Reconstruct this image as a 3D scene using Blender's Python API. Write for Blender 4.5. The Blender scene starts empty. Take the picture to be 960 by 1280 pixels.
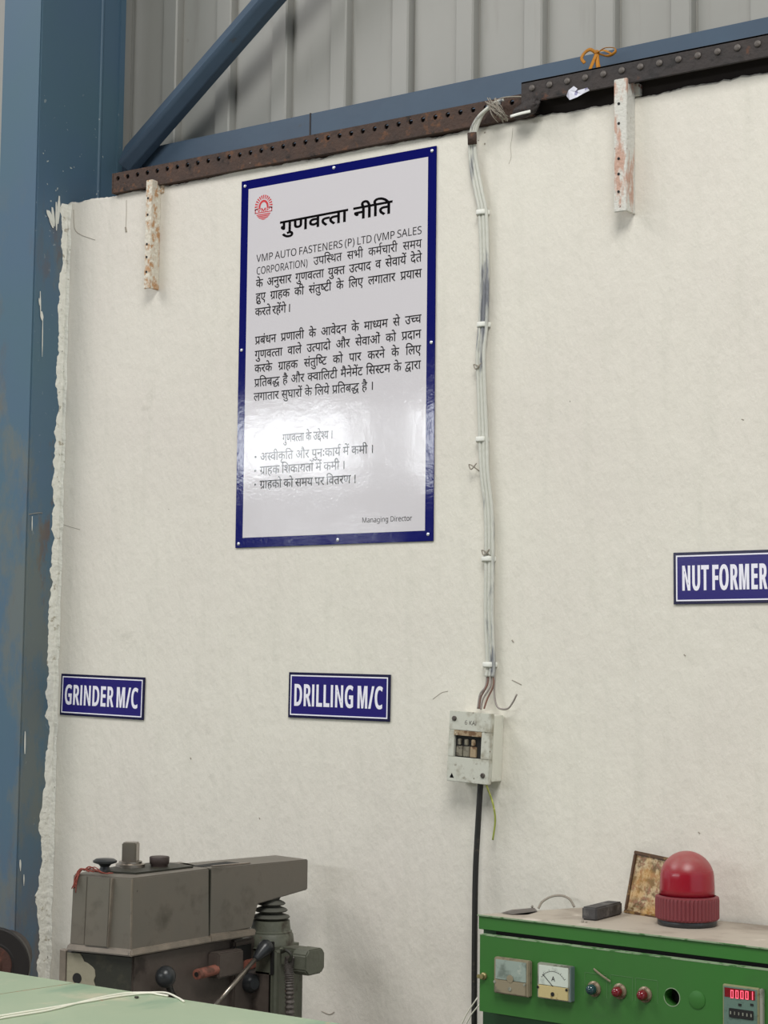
import bpy, bmesh, math, random
from mathutils import Vector, Matrix, noise
R = math.radians
scene = bpy.context.scene
COL = scene.collection

EXPO, WINP, LEDS = -.31, 62, 2.5

# ------------------------------------------------------------------ camera, world, lights, exposure
FPX = 2250.0
CAM = Vector((0, -3.56, 1.6))
yaw, pitch, roll = R(34.7627), R(4.7333), R(0.70886)
FW = Vector((-math.sin(yaw)*math.cos(pitch), math.cos(yaw)*math.cos(pitch), math.sin(pitch)))
r0 = Vector((math.cos(yaw), math.sin(yaw), 0)); u0 = r0.cross(FW)
RT = r0*math.cos(roll) + u0*math.sin(roll)
UP = -r0*math.sin(roll) + u0*math.cos(roll)
cd = bpy.data.cameras.new('camera'); cam = bpy.data.objects.new('camera', cd); COL.objects.link(cam)
cd.sensor_fit = 'HORIZONTAL'; cd.sensor_width = 36; cd.lens = 36*FPX/960; cd.clip_start = .05; cd.clip_end = 100
cam.matrix_world = Matrix(((RT.x, UP.x, -FW.x, CAM.x), (RT.y, UP.y, -FW.y, CAM.y), (RT.z, UP.z, -FW.z, CAM.z), (0, 0, 0, 1)))
scene.camera = cam

world = bpy.data.worlds.new('world'); scene.world = world; world.use_nodes = True
bg = world.node_tree.nodes['Background']; bg.inputs[0].default_value = (.86, .93, 1, 1); bg.inputs[1].default_value = 1.0
vs = scene.view_settings; vs.view_transform = 'Standard'; vs.look = 'None'; vs.gamma = 1; vs.use_curve_mapping = False
vs.exposure = EXPO

def area(name, loc, size, aim, power, col=(1, 1, 1), spread=180):
    d = bpy.data.lights.new(name, 'AREA'); d.shape = 'RECTANGLE'; d.size, d.size_y = size; d.energy = power; d.color = col
    d.spread = R(spread)
    o = bpy.data.objects.new(name, d); COL.objects.link(o); o.location = loc
    o.rotation_euler = (Vector(aim)).to_track_quat('-Z', 'Y').to_euler(); return o
# daylight through roof skylights and through the high windows of the opposite wall
area('skylight_left', (-6.2, -3.4, 6.2), (2.4, 3.2), (0, 0, -1), 280, (1, .97, .96))
area('skylight_right', (.2, -3.9, 6.2), (2.6, 3.2), (0, 0, -1), 430, (1, .985, .945))
for i, (x0, x1, z0, z1, p) in enumerate([(-10.45, -8.95, 3.24, 3.72, 1.0), (-8.36, -6.9, 3.2, 3.72, 1.0), (-6.5, -5.0, 3.2, 3.72, 1.0), (-4.6, -3.1, 3.2, 3.72, 1.0), (-9.85, -9.45, 2.66, 2.8, .5), (-9.1, -8.75, 2.62, 2.75, .6)]):
    w, h = x1-x0, z1-z0
    area('window_light', ((x0+x1)/2, -8.93, (z0+z1)/2), (w, h), (0, 1, 0), WINP*w*h*p, (.93, .97, 1))

# ------------------------------------------------------------------ helpers
def ray(px, py): return FW + RT*((px-480)/FPX) - UP*((py-640)/FPX)
def atY(px, py, Y=0):
    d = ray(px, py); return CAM + d*((Y-CAM.y)/d.y)
def atZ(px, py, Z):
    d = ray(px, py); return CAM + d*((Z-CAM.z)/d.z)
def atX(px, py, X):
    d = ray(px, py); return CAM + d*((X-CAM.x)/d.x)

def empty(name, loc=(0, 0, 0), rz=0, parent=None):
    o = bpy.data.objects.new(name, None); COL.objects.link(o); o.location = loc; o.rotation_euler = (0, 0, rz)
    o.empty_display_size = .05
    if parent: o.parent = parent
    return o
def tag(o, label=None, cat=None, group=None, kind=None):
    if label: o['label'] = label
    if cat: o['category'] = cat
    if group: o['group'] = group
    if kind: o['kind'] = kind
    return o
def build(name, bm, m, parent=None, smooth=False, loc=None, autos=None):
    bmesh.ops.recalc_face_normals(bm, faces=bm.faces)
    me = bpy.data.meshes.new(name); bm.to_mesh(me); bm.free()
    if isinstance(m, (list, tuple)):
        for k in m: me.materials.append(k)
    else: me.materials.append(m)
    if smooth:
        for p in me.polygons: p.use_smooth = True
        if autos is not None: me.set_sharp_from_angle(angle=R(autos))
    o = bpy.data.objects.new(name, me); COL.objects.link(o)
    if parent: o.parent = parent
    if loc is not None: o.location = loc
    return o
def inst(src, name, parent, loc, rot=None):
    o = bpy.data.objects.new(name, src.data); COL.objects.link(o); o.parent = parent; o.location = loc
    if rot: o.rotation_euler = rot
    return o
def BM(): return bmesh.new()
def box(bm, a, b, bev=0, seg=2, M=None, mi=0):
    x0, y0, z0 = a; x1, y1, z1 = b
    t = bmesh.new()
    v = [t.verts.new(p) for p in [(x0, y0, z0), (x1, y0, z0), (x1, y1, z0), (x0, y1, z0), (x0, y0, z1), (x1, y0, z1), (x1, y1, z1), (x0, y1, z1)]]
    for f in [(0, 3, 2, 1), (4, 5, 6, 7), (0, 1, 5, 4), (1, 2, 6, 5), (2, 3, 7, 6), (3, 0, 4, 7)]: t.faces.new([v[i] for i in f])
    if bev: bmesh.ops.bevel(t, geom=list(t.edges), offset=bev, segments=seg, affect='EDGES')
    merge(bm, t, M, mi)
def merge(bm, t, M=None, mi=0):
    if M is not None: bmesh.ops.transform(t, matrix=M, verts=t.verts)
    mp = {}
    for v in t.verts: mp[v] = bm.verts.new(v.co)
    for f in t.faces:
        try:
            nf = bm.faces.new([mp[v] for v in f.verts]); nf.material_index = mi
        except ValueError: pass
    t.free()
def prism(bm, pts, z0, z1, bev=0, M=None, mi=0, inset_bottom=None, axis='z'):
    t = bmesh.new(); n = len(pts)
    def P(p, z):
        return (p[0], p[1], z) if axis == 'z' else ((p[0], z, p[1]) if axis == 'y' else (z, p[0], p[1]))
    lo = [t.verts.new(P(p, z0)) for p in (inset_bottom or pts)]; hi = [t.verts.new(P(p, z1)) for p in pts]
    t.faces.new(lo[::-1]); t.faces.new(hi)
    for i in range(n): t.faces.new([lo[i], lo[(i+1) % n], hi[(i+1) % n], hi[i]])
    bmesh.ops.recalc_face_normals(t, faces=t.faces)
    if bev: bmesh.ops.bevel(t, geom=list(t.edges), offset=bev, segments=2, affect='EDGES')
    merge(bm, t, M, mi)
def lathe(bm, prof, n=32, M=None, mi=0, cap=True):
    """prof: list of (r, z); revolved about local z"""
    t = bmesh.new(); rings = []
    for r, z in prof:
        if r < 1e-6: rings.append([t.verts.new((0, 0, z))])
        else: rings.append([t.verts.new((r*math.cos(2*math.pi*i/n), r*math.sin(2*math.pi*i/n), z)) for i in range(n)])
    for a, b in zip(rings, rings[1:]):
        for i in range(n):
            j = (i+1) % n
            if len(a) == 1 and len(b) == 1: continue
            if len(a) == 1: t.faces.new([a[0], b[i], b[j]])
            elif len(b) == 1: t.faces.new([a[i], a[j], b[0]])
            else: t.faces.new([a[i], a[j], b[j], b[i]])
    if cap and len(rings[0]) > 1: t.faces.new(rings[0][::-1])
    if cap and len(rings[-1]) > 1: t.faces.new(rings[-1])
    bmesh.ops.recalc_face_normals(t, faces=t.faces)
    merge(bm, t, M, mi)
def along(p, d):
    """matrix putting local z along d at p"""
    return Matrix.Translation(Vector(p)) @ Vector(d).to_track_quat('Z', 'Y').to_matrix().to_4x4()
def catmull(P, k=6):
    P = [Vector(p) for p in P]; out = []
    Q = [P[0]*2-P[1]] + P + [P[-1]*2-P[-2]]
    for i in range(1, len(Q)-2):
        a, b, c, d = Q[i-1:i+3]
        for j in range(k):
            t = j/k
            out.append(.5*((2*b)+(c-a)*t+(2*a-5*b+4*c-d)*t*t+(3*b-a-3*c+d)*t**3))
    out.append(P[-1]); return out
def tube(bm, pts, r, n=8, k=6, mi=0, flat=None, cap=True):
    P = catmull(pts, k) if k else [Vector(p) for p in pts]
    t = bmesh.new(); rings = []
    T0 = (P[1]-P[0]).normalized(); N = T0.orthogonal().normalized()
    if flat is not None:
        N = Vector(flat); N = (N-T0*N.dot(T0)).normalized()
    for i, p in enumerate(P):
        T = (P[min(i+1, len(P)-1)]-P[max(i-1, 0)]).normalized()
        N = (N-T*N.dot(T)).normalized(); B = T.cross(N)
        rr = r(i/(len(P)-1)) if callable(r) else r
        ra, rb = (rr if not isinstance(rr, tuple) else rr[0]), (rr if not isinstance(rr, tuple) else rr[1])
        rings.append([t.verts.new(p+N*(math.cos(2*math.pi*j/n)*ra)+B*(math.sin(2*math.pi*j/n)*rb)) for j in range(n)])
    for a, b in zip(rings, rings[1:]):
        for j in range(n): t.faces.new([a[j], a[(j+1) % n], b[(j+1) % n], b[j]])
    if cap: t.faces.new(rings[0][::-1]); t.faces.new(rings[-1])
    merge(bm, t, None, mi)

# ------------------------------------------------------------------ materials
def nodes(name):
    m = bpy.data.materials.new(name); m.use_nodes = True; nt = m.node_tree
    return m, nt, nt.nodes['Principled BSDF']
def lk(nt, a, b): nt.links.new(a, b)
def N(nt, ty, **kw):
    n = nt.nodes.new(ty)
    for k, v in kw.items():
        if k.startswith('i_'):
            n.inputs[int(k[2:]) if k[2:].isdigit() else k[2:]].default_value = v
        else: setattr(n, k, v)
    return n
def rgb(r, g, b):
    f = lambda c: ((c/255)/12.92 if c/255 <= .04045 else ((c/255+.055)/1.055)**2.4)
    return (f(r), f(g), f(b), 1)
def noise_mask(nt, co, scale, lo, hi, detail=6, stretch=None, rough=.6):
    if stretch:
        mp = N(nt, 'ShaderNodeMapping'); mp.inputs['Scale'].default_value = stretch; lk(nt, co, mp.inputs[0]); co = mp.outputs[0]
    n = N(nt, 'ShaderNodeTexNoise'); n.inputs['Scale'].default_value = scale; n.inputs['Detail'].default_value = detail; n.inputs['Roughness'].default_value = rough
    lk(nt, co, n.inputs['Vector'])
    r = N(nt, 'ShaderNodeMapRange'); r.inputs[1].default_value = lo; r.inputs[2].default_value = hi; lk(nt, n.outputs[0], r.inputs[0])
    return r.outputs[0], n.outputs[0]
def mix(nt, fac, a, b):
    m = N(nt, 'ShaderNodeMix', data_type='RGBA')
    for s, v in ((m.inputs[0], fac), (m.inputs[6], a), (m.inputs[7], b)):
        if isinstance(v, (tuple, float, int)): s.default_value = v
        else: lk(nt, v, s)
    return m.outputs[2]
def mul(nt, a, b, op='MULTIPLY'):
    m = N(nt, 'ShaderNodeMath', operation=op, use_clamp=True)
    for s, v in ((m.inputs[0], a), (m.inputs[1], b)):
        if isinstance(v, (float, int)): s.default_value = v
        else: lk(nt, v, s)
    return m.outputs[0]
def mat(name, base, rough=.5, metal=0, var=None, layers=(), bump=0, bscale=80, spec=.5, coat=0):
    """layers: (color, noise scale, lo, hi, stretch) painted one over the other"""
    m, nt, b = nodes(name)
    tc = N(nt, 'ShaderNodeTexCoord'); co = tc.outputs['Object']
    col = base
    if var:
        f, _ = noise_mask(nt, co, var[1], .3, .7, 5); col = mix(nt, f, base, var[0])
    for L in layers:
        f, _ = noise_mask(nt, co, L[1], L[2], L[3], 8, L[4] if len(L) > 4 else None)
        col = mix(nt, f, col, L[0])
    if isinstance(col, tuple): b.inputs['Base Color'].default_value = col
    else: lk(nt, col, b.inputs['Base Color'])
    b.inputs['Roughness'].default_value = rough; b.inputs['Metallic'].default_value = metal
    b.inputs['Specular IOR Level'].default_value = spec; b.inputs['Coat Weight'].default_value = coat
    if bump:
        n = N(nt, 'ShaderNodeTexNoise'); n.inputs['Scale'].default_value = bscale; n.inputs['Detail'].default_value = 6
        lk(nt, co, n.inputs['Vector'])
        bp = N(nt, 'ShaderNodeBump'); bp.inputs['Strength'].default_value = min(1, bump); bp.inputs['Distance'].default_value = .002*max(1, bump)
        lk(nt, n.outputs[0], bp.inputs['Height']); lk(nt, bp.outputs[0], b.inputs['Normal'])
    return m

def wall_material():
    m, nt, b = nodes('whitewashed_plaster')
    tc = N(nt, 'ShaderNodeTexCoord'); co = tc.outputs['Object']
    big, _ = noise_mask(nt, co, 1.1, .35, .65, 3)
    col = mix(nt, big, rgb(228, 224, 212), rgb(223, 217, 207))
    streak, sraw = noise_mask(nt, co, 6, .5, .8, 6, (4.5, 1, .45))
    col = mix(nt, mul(nt, streak, .35), col, rgb(205, 203, 190))
    smear, _ = noise_mask(nt, co, 3.2, .62, .75, 9, (1, 1, 1.4), .72)
    col = mix(nt, mul(nt, smear, .55), col, rgb(176, 172, 158))
    spk, _ = noise_mask(nt, co, 70, .765, .80, 2)
    col = mix(nt, mul(nt, spk, .75), col, rgb(120, 112, 98))
    spw, _ = noise_mask(nt, co, 95, .70, .76, 2)
    col = mix(nt, mul(nt, spw, .6), col, rgb(240, 238, 230))
    lk(nt, col, b.inputs['Base Color']); b.inputs['Roughness'].default_value = .62; b.inputs['Specular IOR Level'].default_value = .3
    mp = N(nt, 'ShaderNodeMapping'); mp.inputs['Scale'].default_value = (1, 1, .55); lk(nt, co, mp.inputs[0])
    n1 = N(nt, 'ShaderNodeTexNoise'); n1.inputs['Scale'].default_value = 46; n1.inputs['Detail'].default_value = 7; n1.inputs['Roughness'].default_value = .62; lk(nt, mp.outputs[0], n1.inputs['Vector'])
    n2 = N(nt, 'ShaderNodeTexNoise'); n2.inputs['Scale'].default_value = 7; n2.inputs['Detail'].default_value = 4; lk(nt, mp.outputs[0], n2.inputs['Vector'])
    ad = N(nt, 'ShaderNodeMath', operation='MULTIPLY_ADD'); lk(nt, n2.outputs[0], ad.inputs[0]); ad.inputs[1].default_value = 2.2; lk(nt, n1.outputs[0], ad.inputs[2])
    bp = N(nt, 'ShaderNodeBump'); bp.inputs['Strength'].default_value = .55; bp.inputs['Distance'].default_value = .006
    lk(nt, ad.outputs[0], bp.inputs['Height']); lk(nt, bp.outputs[0], b.inputs['Normal'])
    return m
M_wall = wall_material()
M_mortar = mat('rough_white_mortar', rgb(234, 232, 222), .85, layers=[(rgb(176, 168, 150), 45, .60, .68), (rgb(100, 94, 84), 70, .67, .72)], bump=3, bscale=70)
M_splash = mat('whitewash_splash', rgb(222, 222, 214), .7)
M_brickcore = mat('raw_wall_top', rgb(120, 108, 92), .95, var=(rgb(170, 160, 145), 20), bump=3, bscale=40)

def column_material():
    m, nt, b = nodes('weathered_blue_paint')
    tc = N(nt, 'ShaderNodeTexCoord'); co = tc.outputs['Object']
    v, _ = noise_mask(nt, co, 2.0, .3, .7, 4)
    col = mix(nt, v, rgb(80, 104, 128), rgb(80, 108, 122))
    sep = N(nt, 'ShaderNodeSeparateXYZ'); lk(nt, co, sep.inputs[0])
    hz = N(nt, 'ShaderNodeMapRange'); hz.inputs[1].default_value = 2.95; hz.inputs[2].default_value = 2.55; lk(nt, sep.outputs[2], hz.inputs[0])
    hb = N(nt, 'ShaderNodeMapRange'); hb.inputs[1].default_value = 1.25; hb.inputs[2].default_value = .8; lk(nt, sep.outputs[2], hb.inputs[0])
    ye = N(nt, 'ShaderNodeMapRange'); ye.inputs[1].default_value = -.15; ye.inputs[2].default_value = -.02; lk(nt, sep.outputs[1], ye.inputs[0])
    p, _ = noise_mask(nt, co, 5, .50, .60, 9, (1, 1, .5), .7)
    col = mix(nt, mul(nt, mul(nt, p, hz.outputs[0]), .65), col, rgb(112, 114, 104))
    p2, _ = noise_mask(nt, co, 4, .42, .56, 9, (1, 1, .35), .7)
    col = mix(nt, mul(nt, mul(nt, p2, ye.outputs[0]), hb.outputs[0]), col, rgb(112, 98, 84))
    p4, _ = noise_mask(nt, co, 9, .56, .62, 9, (1, 1, .3), .75)
    col = mix(nt, mul(nt, mul(nt, p4, ye.outputs[0]), mul(nt, hz.outputs[0], .8)), col, rgb(108, 84, 64))
    band = N(nt, 'ShaderNodeMapRange'); band.inputs[1].default_value = 3.22; band.inputs[2].default_value = 3.0; lk(nt, sep.outputs[2], band.inputs[0])
    s, _ = noise_mask(nt, co, 55, .69, .72, 2)
    lowfade = N(nt, 'ShaderNodeMapRange'); lowfade.inputs[1].default_value = 2.7; lowfade.inputs[2].default_value = 2.95; lk(nt, sep.outputs[2], lowfade.inputs[0])
    side = N(nt, 'ShaderNodeMapRange'); side.inputs[1].default_value = -.119; side.inputs[2].default_value = -.112; lk(nt, sep.outputs[1], side.inputs[0])
    col = mix(nt, mul(nt, mul(nt, mul(nt, s, band.outputs[0]), mul(nt, lowfade.outputs[0], .12, 'ADD')), mul(nt, side.outputs[0], .8)), col, rgb(200, 204, 196))
    s2, _ = noise_mask(nt, co, 14, .73, .77, 4, (1, 1, .25))
    col = mix(nt, mul(nt, mul(nt, s2, hz.outputs[0]), .7), col, rgb(190, 196, 190))
    lk(nt, col, b.inputs['Base Color']); b.inputs['Roughness'].default_value = .5; b.inputs['Specular IOR Level'].default_value = .35
    return m
M_column = column_material()
M_blue = mat('blue_beam_paint', rgb(76, 95, 114), .5, var=(rgb(72, 88, 106), 5), layers=[(rgb(120, 132, 140), 90, .72, .76), (rgb(78, 74, 70), 12, .66, .74)], bump=.4, bscale=30, spec=.35)
M_sheet = mat('grey_sheet_metal', rgb(168, 167, 161), .45, 0, var=(rgb(158, 157, 151), 1.5), layers=[(rgb(128, 122, 112), 26, .70, .78, (1, 1, .5)), (rgb(150, 147, 140), 5, .58, .78, (3, 1, .35))], bump=.2, bscale=6, spec=.4)
M_rust = mat('rusty_steel', rgb(82, 62, 52), .8, .1, var=(rgb(64, 52, 47), 22), layers=[(rgb(104, 72, 52), 40, .56, .66), (rgb(40, 33, 30), 30, .60, .68), (rgb(150, 140, 128), 120, .72, .76)], bump=1.5, bscale=120)
M_darksteel = mat('dark_greasy_steel', rgb(50, 47, 47), .65, .2, var=(rgb(62, 54, 51), 15), layers=[(rgb(30, 27, 26), 25, .55, .68), (rgb(96, 62, 44), 22, .62, .70), (rgb(170, 168, 160), 110, .73, .76)], bump=1.2, bscale=100)
M_gap = mat('gap_shade_black', rgb(38, 31, 28), .9)  # near-black that stands for shade around the steel angles
M_bolt = mat('worn_bolt_steel', rgb(116, 110, 106), .6, .3, var=(rgb(70, 62, 56), 60), bump=1, bscale=200)
M_bracket1 = mat('peeling_white_rusty_paint', rgb(214, 206, 190), .7, layers=[(rgb(184, 142, 102), 62, .48, .60, (1, 1, .6)), (rgb(226, 222, 208), 90, .54, .62), (rgb(70, 50, 40), 80, .68, .72)], bump=1.6, bscale=120)
M_bracket2 = mat('peeling_white_pinkish_paint', rgb(212, 210, 202), .7, layers=[(rgb(196, 160, 142), 30, .54, .60, (1, 1, .25)), (rgb(122, 80, 66), 60, .64, .70, (1, 1, .5))], bump=1.4, bscale=120)
M_navyprint = None
def enamel(name, base, rough, grain, wav):
    m, nt, b = nodes(name)
    tc = N(nt, 'ShaderNodeTexCoord'); co = tc.outputs['Object']
    b.inputs['Base Color'].default_value = base; b.inputs['Roughness'].default_value = rough; b.inputs['Specular IOR Level'].default_value = .5
    n1 = N(nt, 'ShaderNodeTexNoise'); n1.inputs['Scale'].default_value = 170; n1.inputs['Detail'].default_value = 3; lk(nt, co, n1.inputs['Vector'])
    n2 = N(nt, 'ShaderNodeTexNoise'); n2.inputs['Scale'].default_value = 5.5; n2.inputs['Detail'].default_value = 2; lk(nt, co, n2.inputs['Vector'])
    b1 = N(nt, 'ShaderNodeBump'); b1.inputs['Strength'].default_value = 1; b1.inputs['Distance'].default_value = grain; lk(nt, n1.outputs[0], b1.inputs['Height'])
    b2 = N(nt, 'ShaderNodeBump'); b2.inputs['Strength'].default_value = 1; b2.inputs['Distance'].default_value = wav; lk(nt, n2.outputs[0], b2.inputs['Height'])
    n3 = N(nt, 'ShaderNodeTexNoise'); n3.inputs['Scale'].default_value = 42; n3.inputs['Detail'].default_value = 4; lk(nt, co, n3.inputs['Vector'])
    b3 = N(nt, 'ShaderNodeBump'); b3.inputs['Strength'].default_value = 1; b3.inputs['Distance'].default_value = wav*.16; lk(nt, n3.outputs[0], b3.inputs['Height'])
    lk(nt, b1.outputs[0], b3.inputs['Normal']); lk(nt, b3.outputs[0], b2.inputs['Normal']); lk(nt, b2.outputs[0], b.inputs['Normal'])
    return m
M_navy = enamel('navy_glossy_print', rgb(16, 20, 98), .08, .00009, .0009)
M_navy2 = enamel('navy_sign_vinyl', rgb(38, 30, 112), .22, .00006, .0004)
M_navy3 = enamel('dark_navy_sign_edge', rgb(22, 20, 60), .25, .00006, .0004)
M_white = enamel('white_glossy_print', rgb(216, 212, 216), .08, .00009, .0009)
M_letterwhite = mat('white_lettering', rgb(240, 238, 250), .4)
M_black = enamel('black_print', rgb(16, 14, 16), .08, .00009, .0009)
M_grey = enamel('dark_grey_print', rgb(46, 44, 46), .08, .00009, .0009)
M_red = mat('red_print', rgb(206, 44, 52), .35)
M_screw = mat('bright_screw', rgb(226, 228, 232), .25, .6)
M_cable = mat('whitewashed_cable', rgb(206, 206, 196), .55, layers=[(rgb(120, 122, 128), 30, .52, .60, (1, 1, .12)), (rgb(150, 140, 150), 8, .62, .70, (1, 1, .3))], bump=.8, bscale=90)
M_clip = mat('white_plastic_clip', rgb(232, 232, 224), .4)
M_brownwire = mat('brown_wire', rgb(140, 96, 78), .55, var=(rgb(110, 92, 86), 40))
M_greywire = mat('grey_wire', rgb(148, 140, 134), .55)
M_blackcable = mat('black_rubber_cable', rgb(34, 33, 31), .5, layers=[(rgb(76, 68, 56), 60, .60, .68)])
M_earth = mat('yellow_green_wire', rgb(150, 160, 70), .5, layers=[(rgb(206, 206, 110), 26, .50, .54)])
M_boxplastic = mat('grimy_ivory_plastic', rgb(200, 200, 188), .5, layers=[(rgb(158, 152, 134), 22, .50, .66), (rgb(122, 112, 92), 34, .60, .70), (rgb(96, 78, 56), 60, .66, .72)], bump=.3)
M_grimy = mat('dark_grimy_plastic', rgb(128, 122, 106), .6, layers=[(rgb(64, 56, 46), 70, .48, .60)])
M_boxclean = mat('painted_over_plastic', rgb(222, 221, 208), .5, layers=[(rgb(190, 188, 172), 18, .58, .7)], bump=.3)
M_boxrust = mat('stained_label', rgb(160, 140, 112), .7, layers=[(rgb(112, 82, 56), 60, .50, .58), (rgb(214, 208, 190), 45, .60, .66)])
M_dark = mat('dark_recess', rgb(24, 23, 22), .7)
M_green = mat('green_cabinet_paint', rgb(54, 116, 46), .42, var=(rgb(60, 108, 50), 3), layers=[(rgb(112, 128, 84), 55, .70, .76), (rgb(58, 92, 52), 4, .56, .72)], bump=.25, bscale=25, spec=.4)
M_greendark = mat('green_lower_paint', rgb(34, 84, 44), .5, var=(rgb(40, 76, 44), 5))
M_greenedge = mat('pale_green_edge', rgb(140, 160, 128), .55, layers=[(rgb(70, 116, 62), 40, .52, .6)])
M_outline = mat('faint_plate_edge', rgb(84, 126, 76), .5)
M_dusty = mat('dusty_top', rgb(176, 166, 152), .6, layers=[(rgb(140, 128, 116), 7, .48, .68), (rgb(206, 196, 184), 12, .60, .72)], bump=.5, bscale=60)
M_table = mat('pale_green_table_paint', rgb(152, 171, 143), .42, var=(rgb(164, 178, 150), 3.5), layers=[(rgb(130, 158, 132), 9, .56, .70, (1, .4, 1)), (rgb(188, 186, 160), 6, .60, .72), (rgb(190, 140, 120), 34, .71, .76), (rgb(92, 88, 74), 60, .73, .77)], bump=.25, bscale=20, spec=.45)
M_tableseam = mat('reddish_dirt_seam', rgb(138, 122, 98), .8, layers=[(rgb(180, 110, 88), 40, .52, .6)])
M_whitewire = mat('white_pvc_wire', rgb(232, 230, 214), .35)
M_drill = mat('grey_hammered_paint', rgb(104, 100, 92), .48, var=(rgb(112, 104, 94), 6), layers=[(rgb(84, 79, 70), 9, .55, .70), (rgb(180, 172, 158), 130, .74, .77), (rgb(58, 54, 48), 46, .70, .74)], bump=.35, bscale=40, spec=.4)
M_drilledge = mat('worn_lip_paint', rgb(142, 130, 116), .45, var=(rgb(108, 100, 90), 18), layers=[(rgb(70, 64, 56), 30, .64, .70)], bump=.3)
M_drilldark = mat('oily_dark_casting', rgb(44, 44, 36), .5, layers=[(rgb(70, 66, 52), 12, .56, .68)], bump=.4)
M_drillbody = mat('brownish_grey_casting', rgb(92, 82, 76), .5, var=(rgb(76, 68, 62), 7), layers=[(rgb(56, 48, 44), 9, .56, .66)], bump=.6, bscale=50)
M_putty = mat('bare_putty_patch', rgb(150, 144, 124), .7, layers=[(rgb(110, 88, 70), 30, .62, .70)], bump=.6)
M_greencast = mat('grey_green_casting', rgb(102, 104, 90), .55, var=(rgb(84, 86, 74), 14), layers=[(rgb(60, 52, 42), 16, .56, .66), (rgb(122, 72, 50), 34, .68, .72)], bump=1, bscale=60)
M_rubber = mat('black_bakelite', rgb(44, 46, 48), .32, layers=[(rgb(84, 86, 86), 30, .62, .72)])
M_bellows = mat('dusty_rubber_bellows', rgb(86, 86, 78), .7, layers=[(rgb(52, 50, 46), 30, .5, .62)])
M_steel = mat('brushed_steel', rgb(160, 152, 142), .32, .85, layers=[(rgb(104, 90, 78), 26, .58, .68, (1, 1, .2))])
M_redpaint = mat('worn_red_pipe', rgb(142, 88, 74), .55, layers=[(rgb(96, 62, 52), 24, .55, .65)])
M_redwire = mat('red_thread', rgb(134, 62, 50), .7)
M_rustbrown = mat('rust_brown_disc', rgb(76, 48, 40), .7, layers=[(rgb(110, 62, 46), 20, .55, .65)], bump=1)
M_capdark = mat('dark_brown_cap', rgb(62, 50, 46), .55)
M_wheelrim = mat('black_wheel_rim', rgb(36, 32, 32), .45)
M_wheelface = mat('dark_wheel_face', rgb(66, 58, 54), .6, layers=[(rgb(48, 38, 36), 20, .5, .62)])
M_paper = mat('torn_white_paper', rgb(226, 226, 238), .6, layers=[(rgb(150, 146, 180), 60, .58, .62)])
M_ribbon = mat('saffron_ribbon', rgb(186, 122, 22), .55, layers=[(rgb(150, 92, 14), 60, .55, .66)])
M_tuft = mat('frayed_grey_fibre', rgb(150, 142, 130), .8)
M_dialface = mat('white_dial', rgb(206, 214, 202), .25, layers=[(rgb(150, 160, 150), 18, .55, .68)])
M_dialold = mat('cloudy_dial', rgb(150, 164, 154), .5, layers=[(rgb(112, 124, 114), 26, .50, .62), (rgb(176, 184, 172), 40, .6, .68)], bump=.4)
M_cream = mat('yellowed_plastic', rgb(196, 180, 128), .5, layers=[(rgb(150, 128, 72), 60, .55, .62), (rgb(110, 100, 50), 60, .68, .72)])
M_beigeold = mat('grimy_beige_plastic', rgb(142, 132, 108), .6, layers=[(rgb(112, 106, 88), 40, .52, .64)])
M_bezel = mat('grey_bezel', rgb(146, 148, 134), .5, layers=[(rgb(108, 108, 96), 50, .56, .64)])
M_bezelside = mat('blue_grey_bezel_side', rgb(96, 112, 110), .5)
M_holder = mat('lamp_holder_metal', rgb(140, 126, 104), .4, .4, layers=[(rgb(92, 72, 56), 60, .56, .64)])
M_lensred = mat('red_lens', rgb(112, 20, 30), .12, coat=.5)
M_lensblue = mat('dark_blue_green_lens', rgb(30, 62, 66), .12, coat=.5)
M_brass = mat('dull_brass', rgb(150, 140, 96), .4, .5, layers=[(rgb(60, 58, 40), 60, .56, .62)])
M_countface = mat('grey_green_counter_face', rgb(96, 122, 110), .45, layers=[(rgb(70, 84, 76), 50, .55, .66)])
M_countframe = mat('worn_counter_frame', rgb(150, 148, 112), .45, layers=[(rgb(108, 92, 66), 50, .56, .64)])
M_wood = mat('brown_picture_frame', rgb(84, 58, 36), .5, layers=[(rgb(140, 110, 66), 60, .52, .60)])
M_slate = mat('dark_grey_block', rgb(70, 68, 68), .65, layers=[(rgb(98, 96, 94), 30, .55, .66), (rgb(52, 50, 50), 18, .56, .66)], bump=1, bscale=90)
def picture_material():
    m, nt, b = nodes('gilded_floral_picture')
    tc = N(nt, 'ShaderNodeTexCoord'); co = tc.outputs['Object']
    f1, _ = noise_mask(nt, co, 60, .42, .58, 4); f2, _ = noise_mask(nt, co, 95, .52, .60, 3); f3, _ = noise_mask(nt, co, 14, .45, .6, 2)
    c = mix(nt, f1, rgb(110, 88, 56), rgb(196, 176, 140)); c = mix(nt, f2, c, rgb(150, 110, 84)); c = mix(nt, mul(nt, f3, .5), c, rgb(202, 150, 70))
    lk(nt, c, b.inputs['Base Color']); b.inputs['Roughness'].default_value = .25
    return m
M_picture = picture_material()
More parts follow.
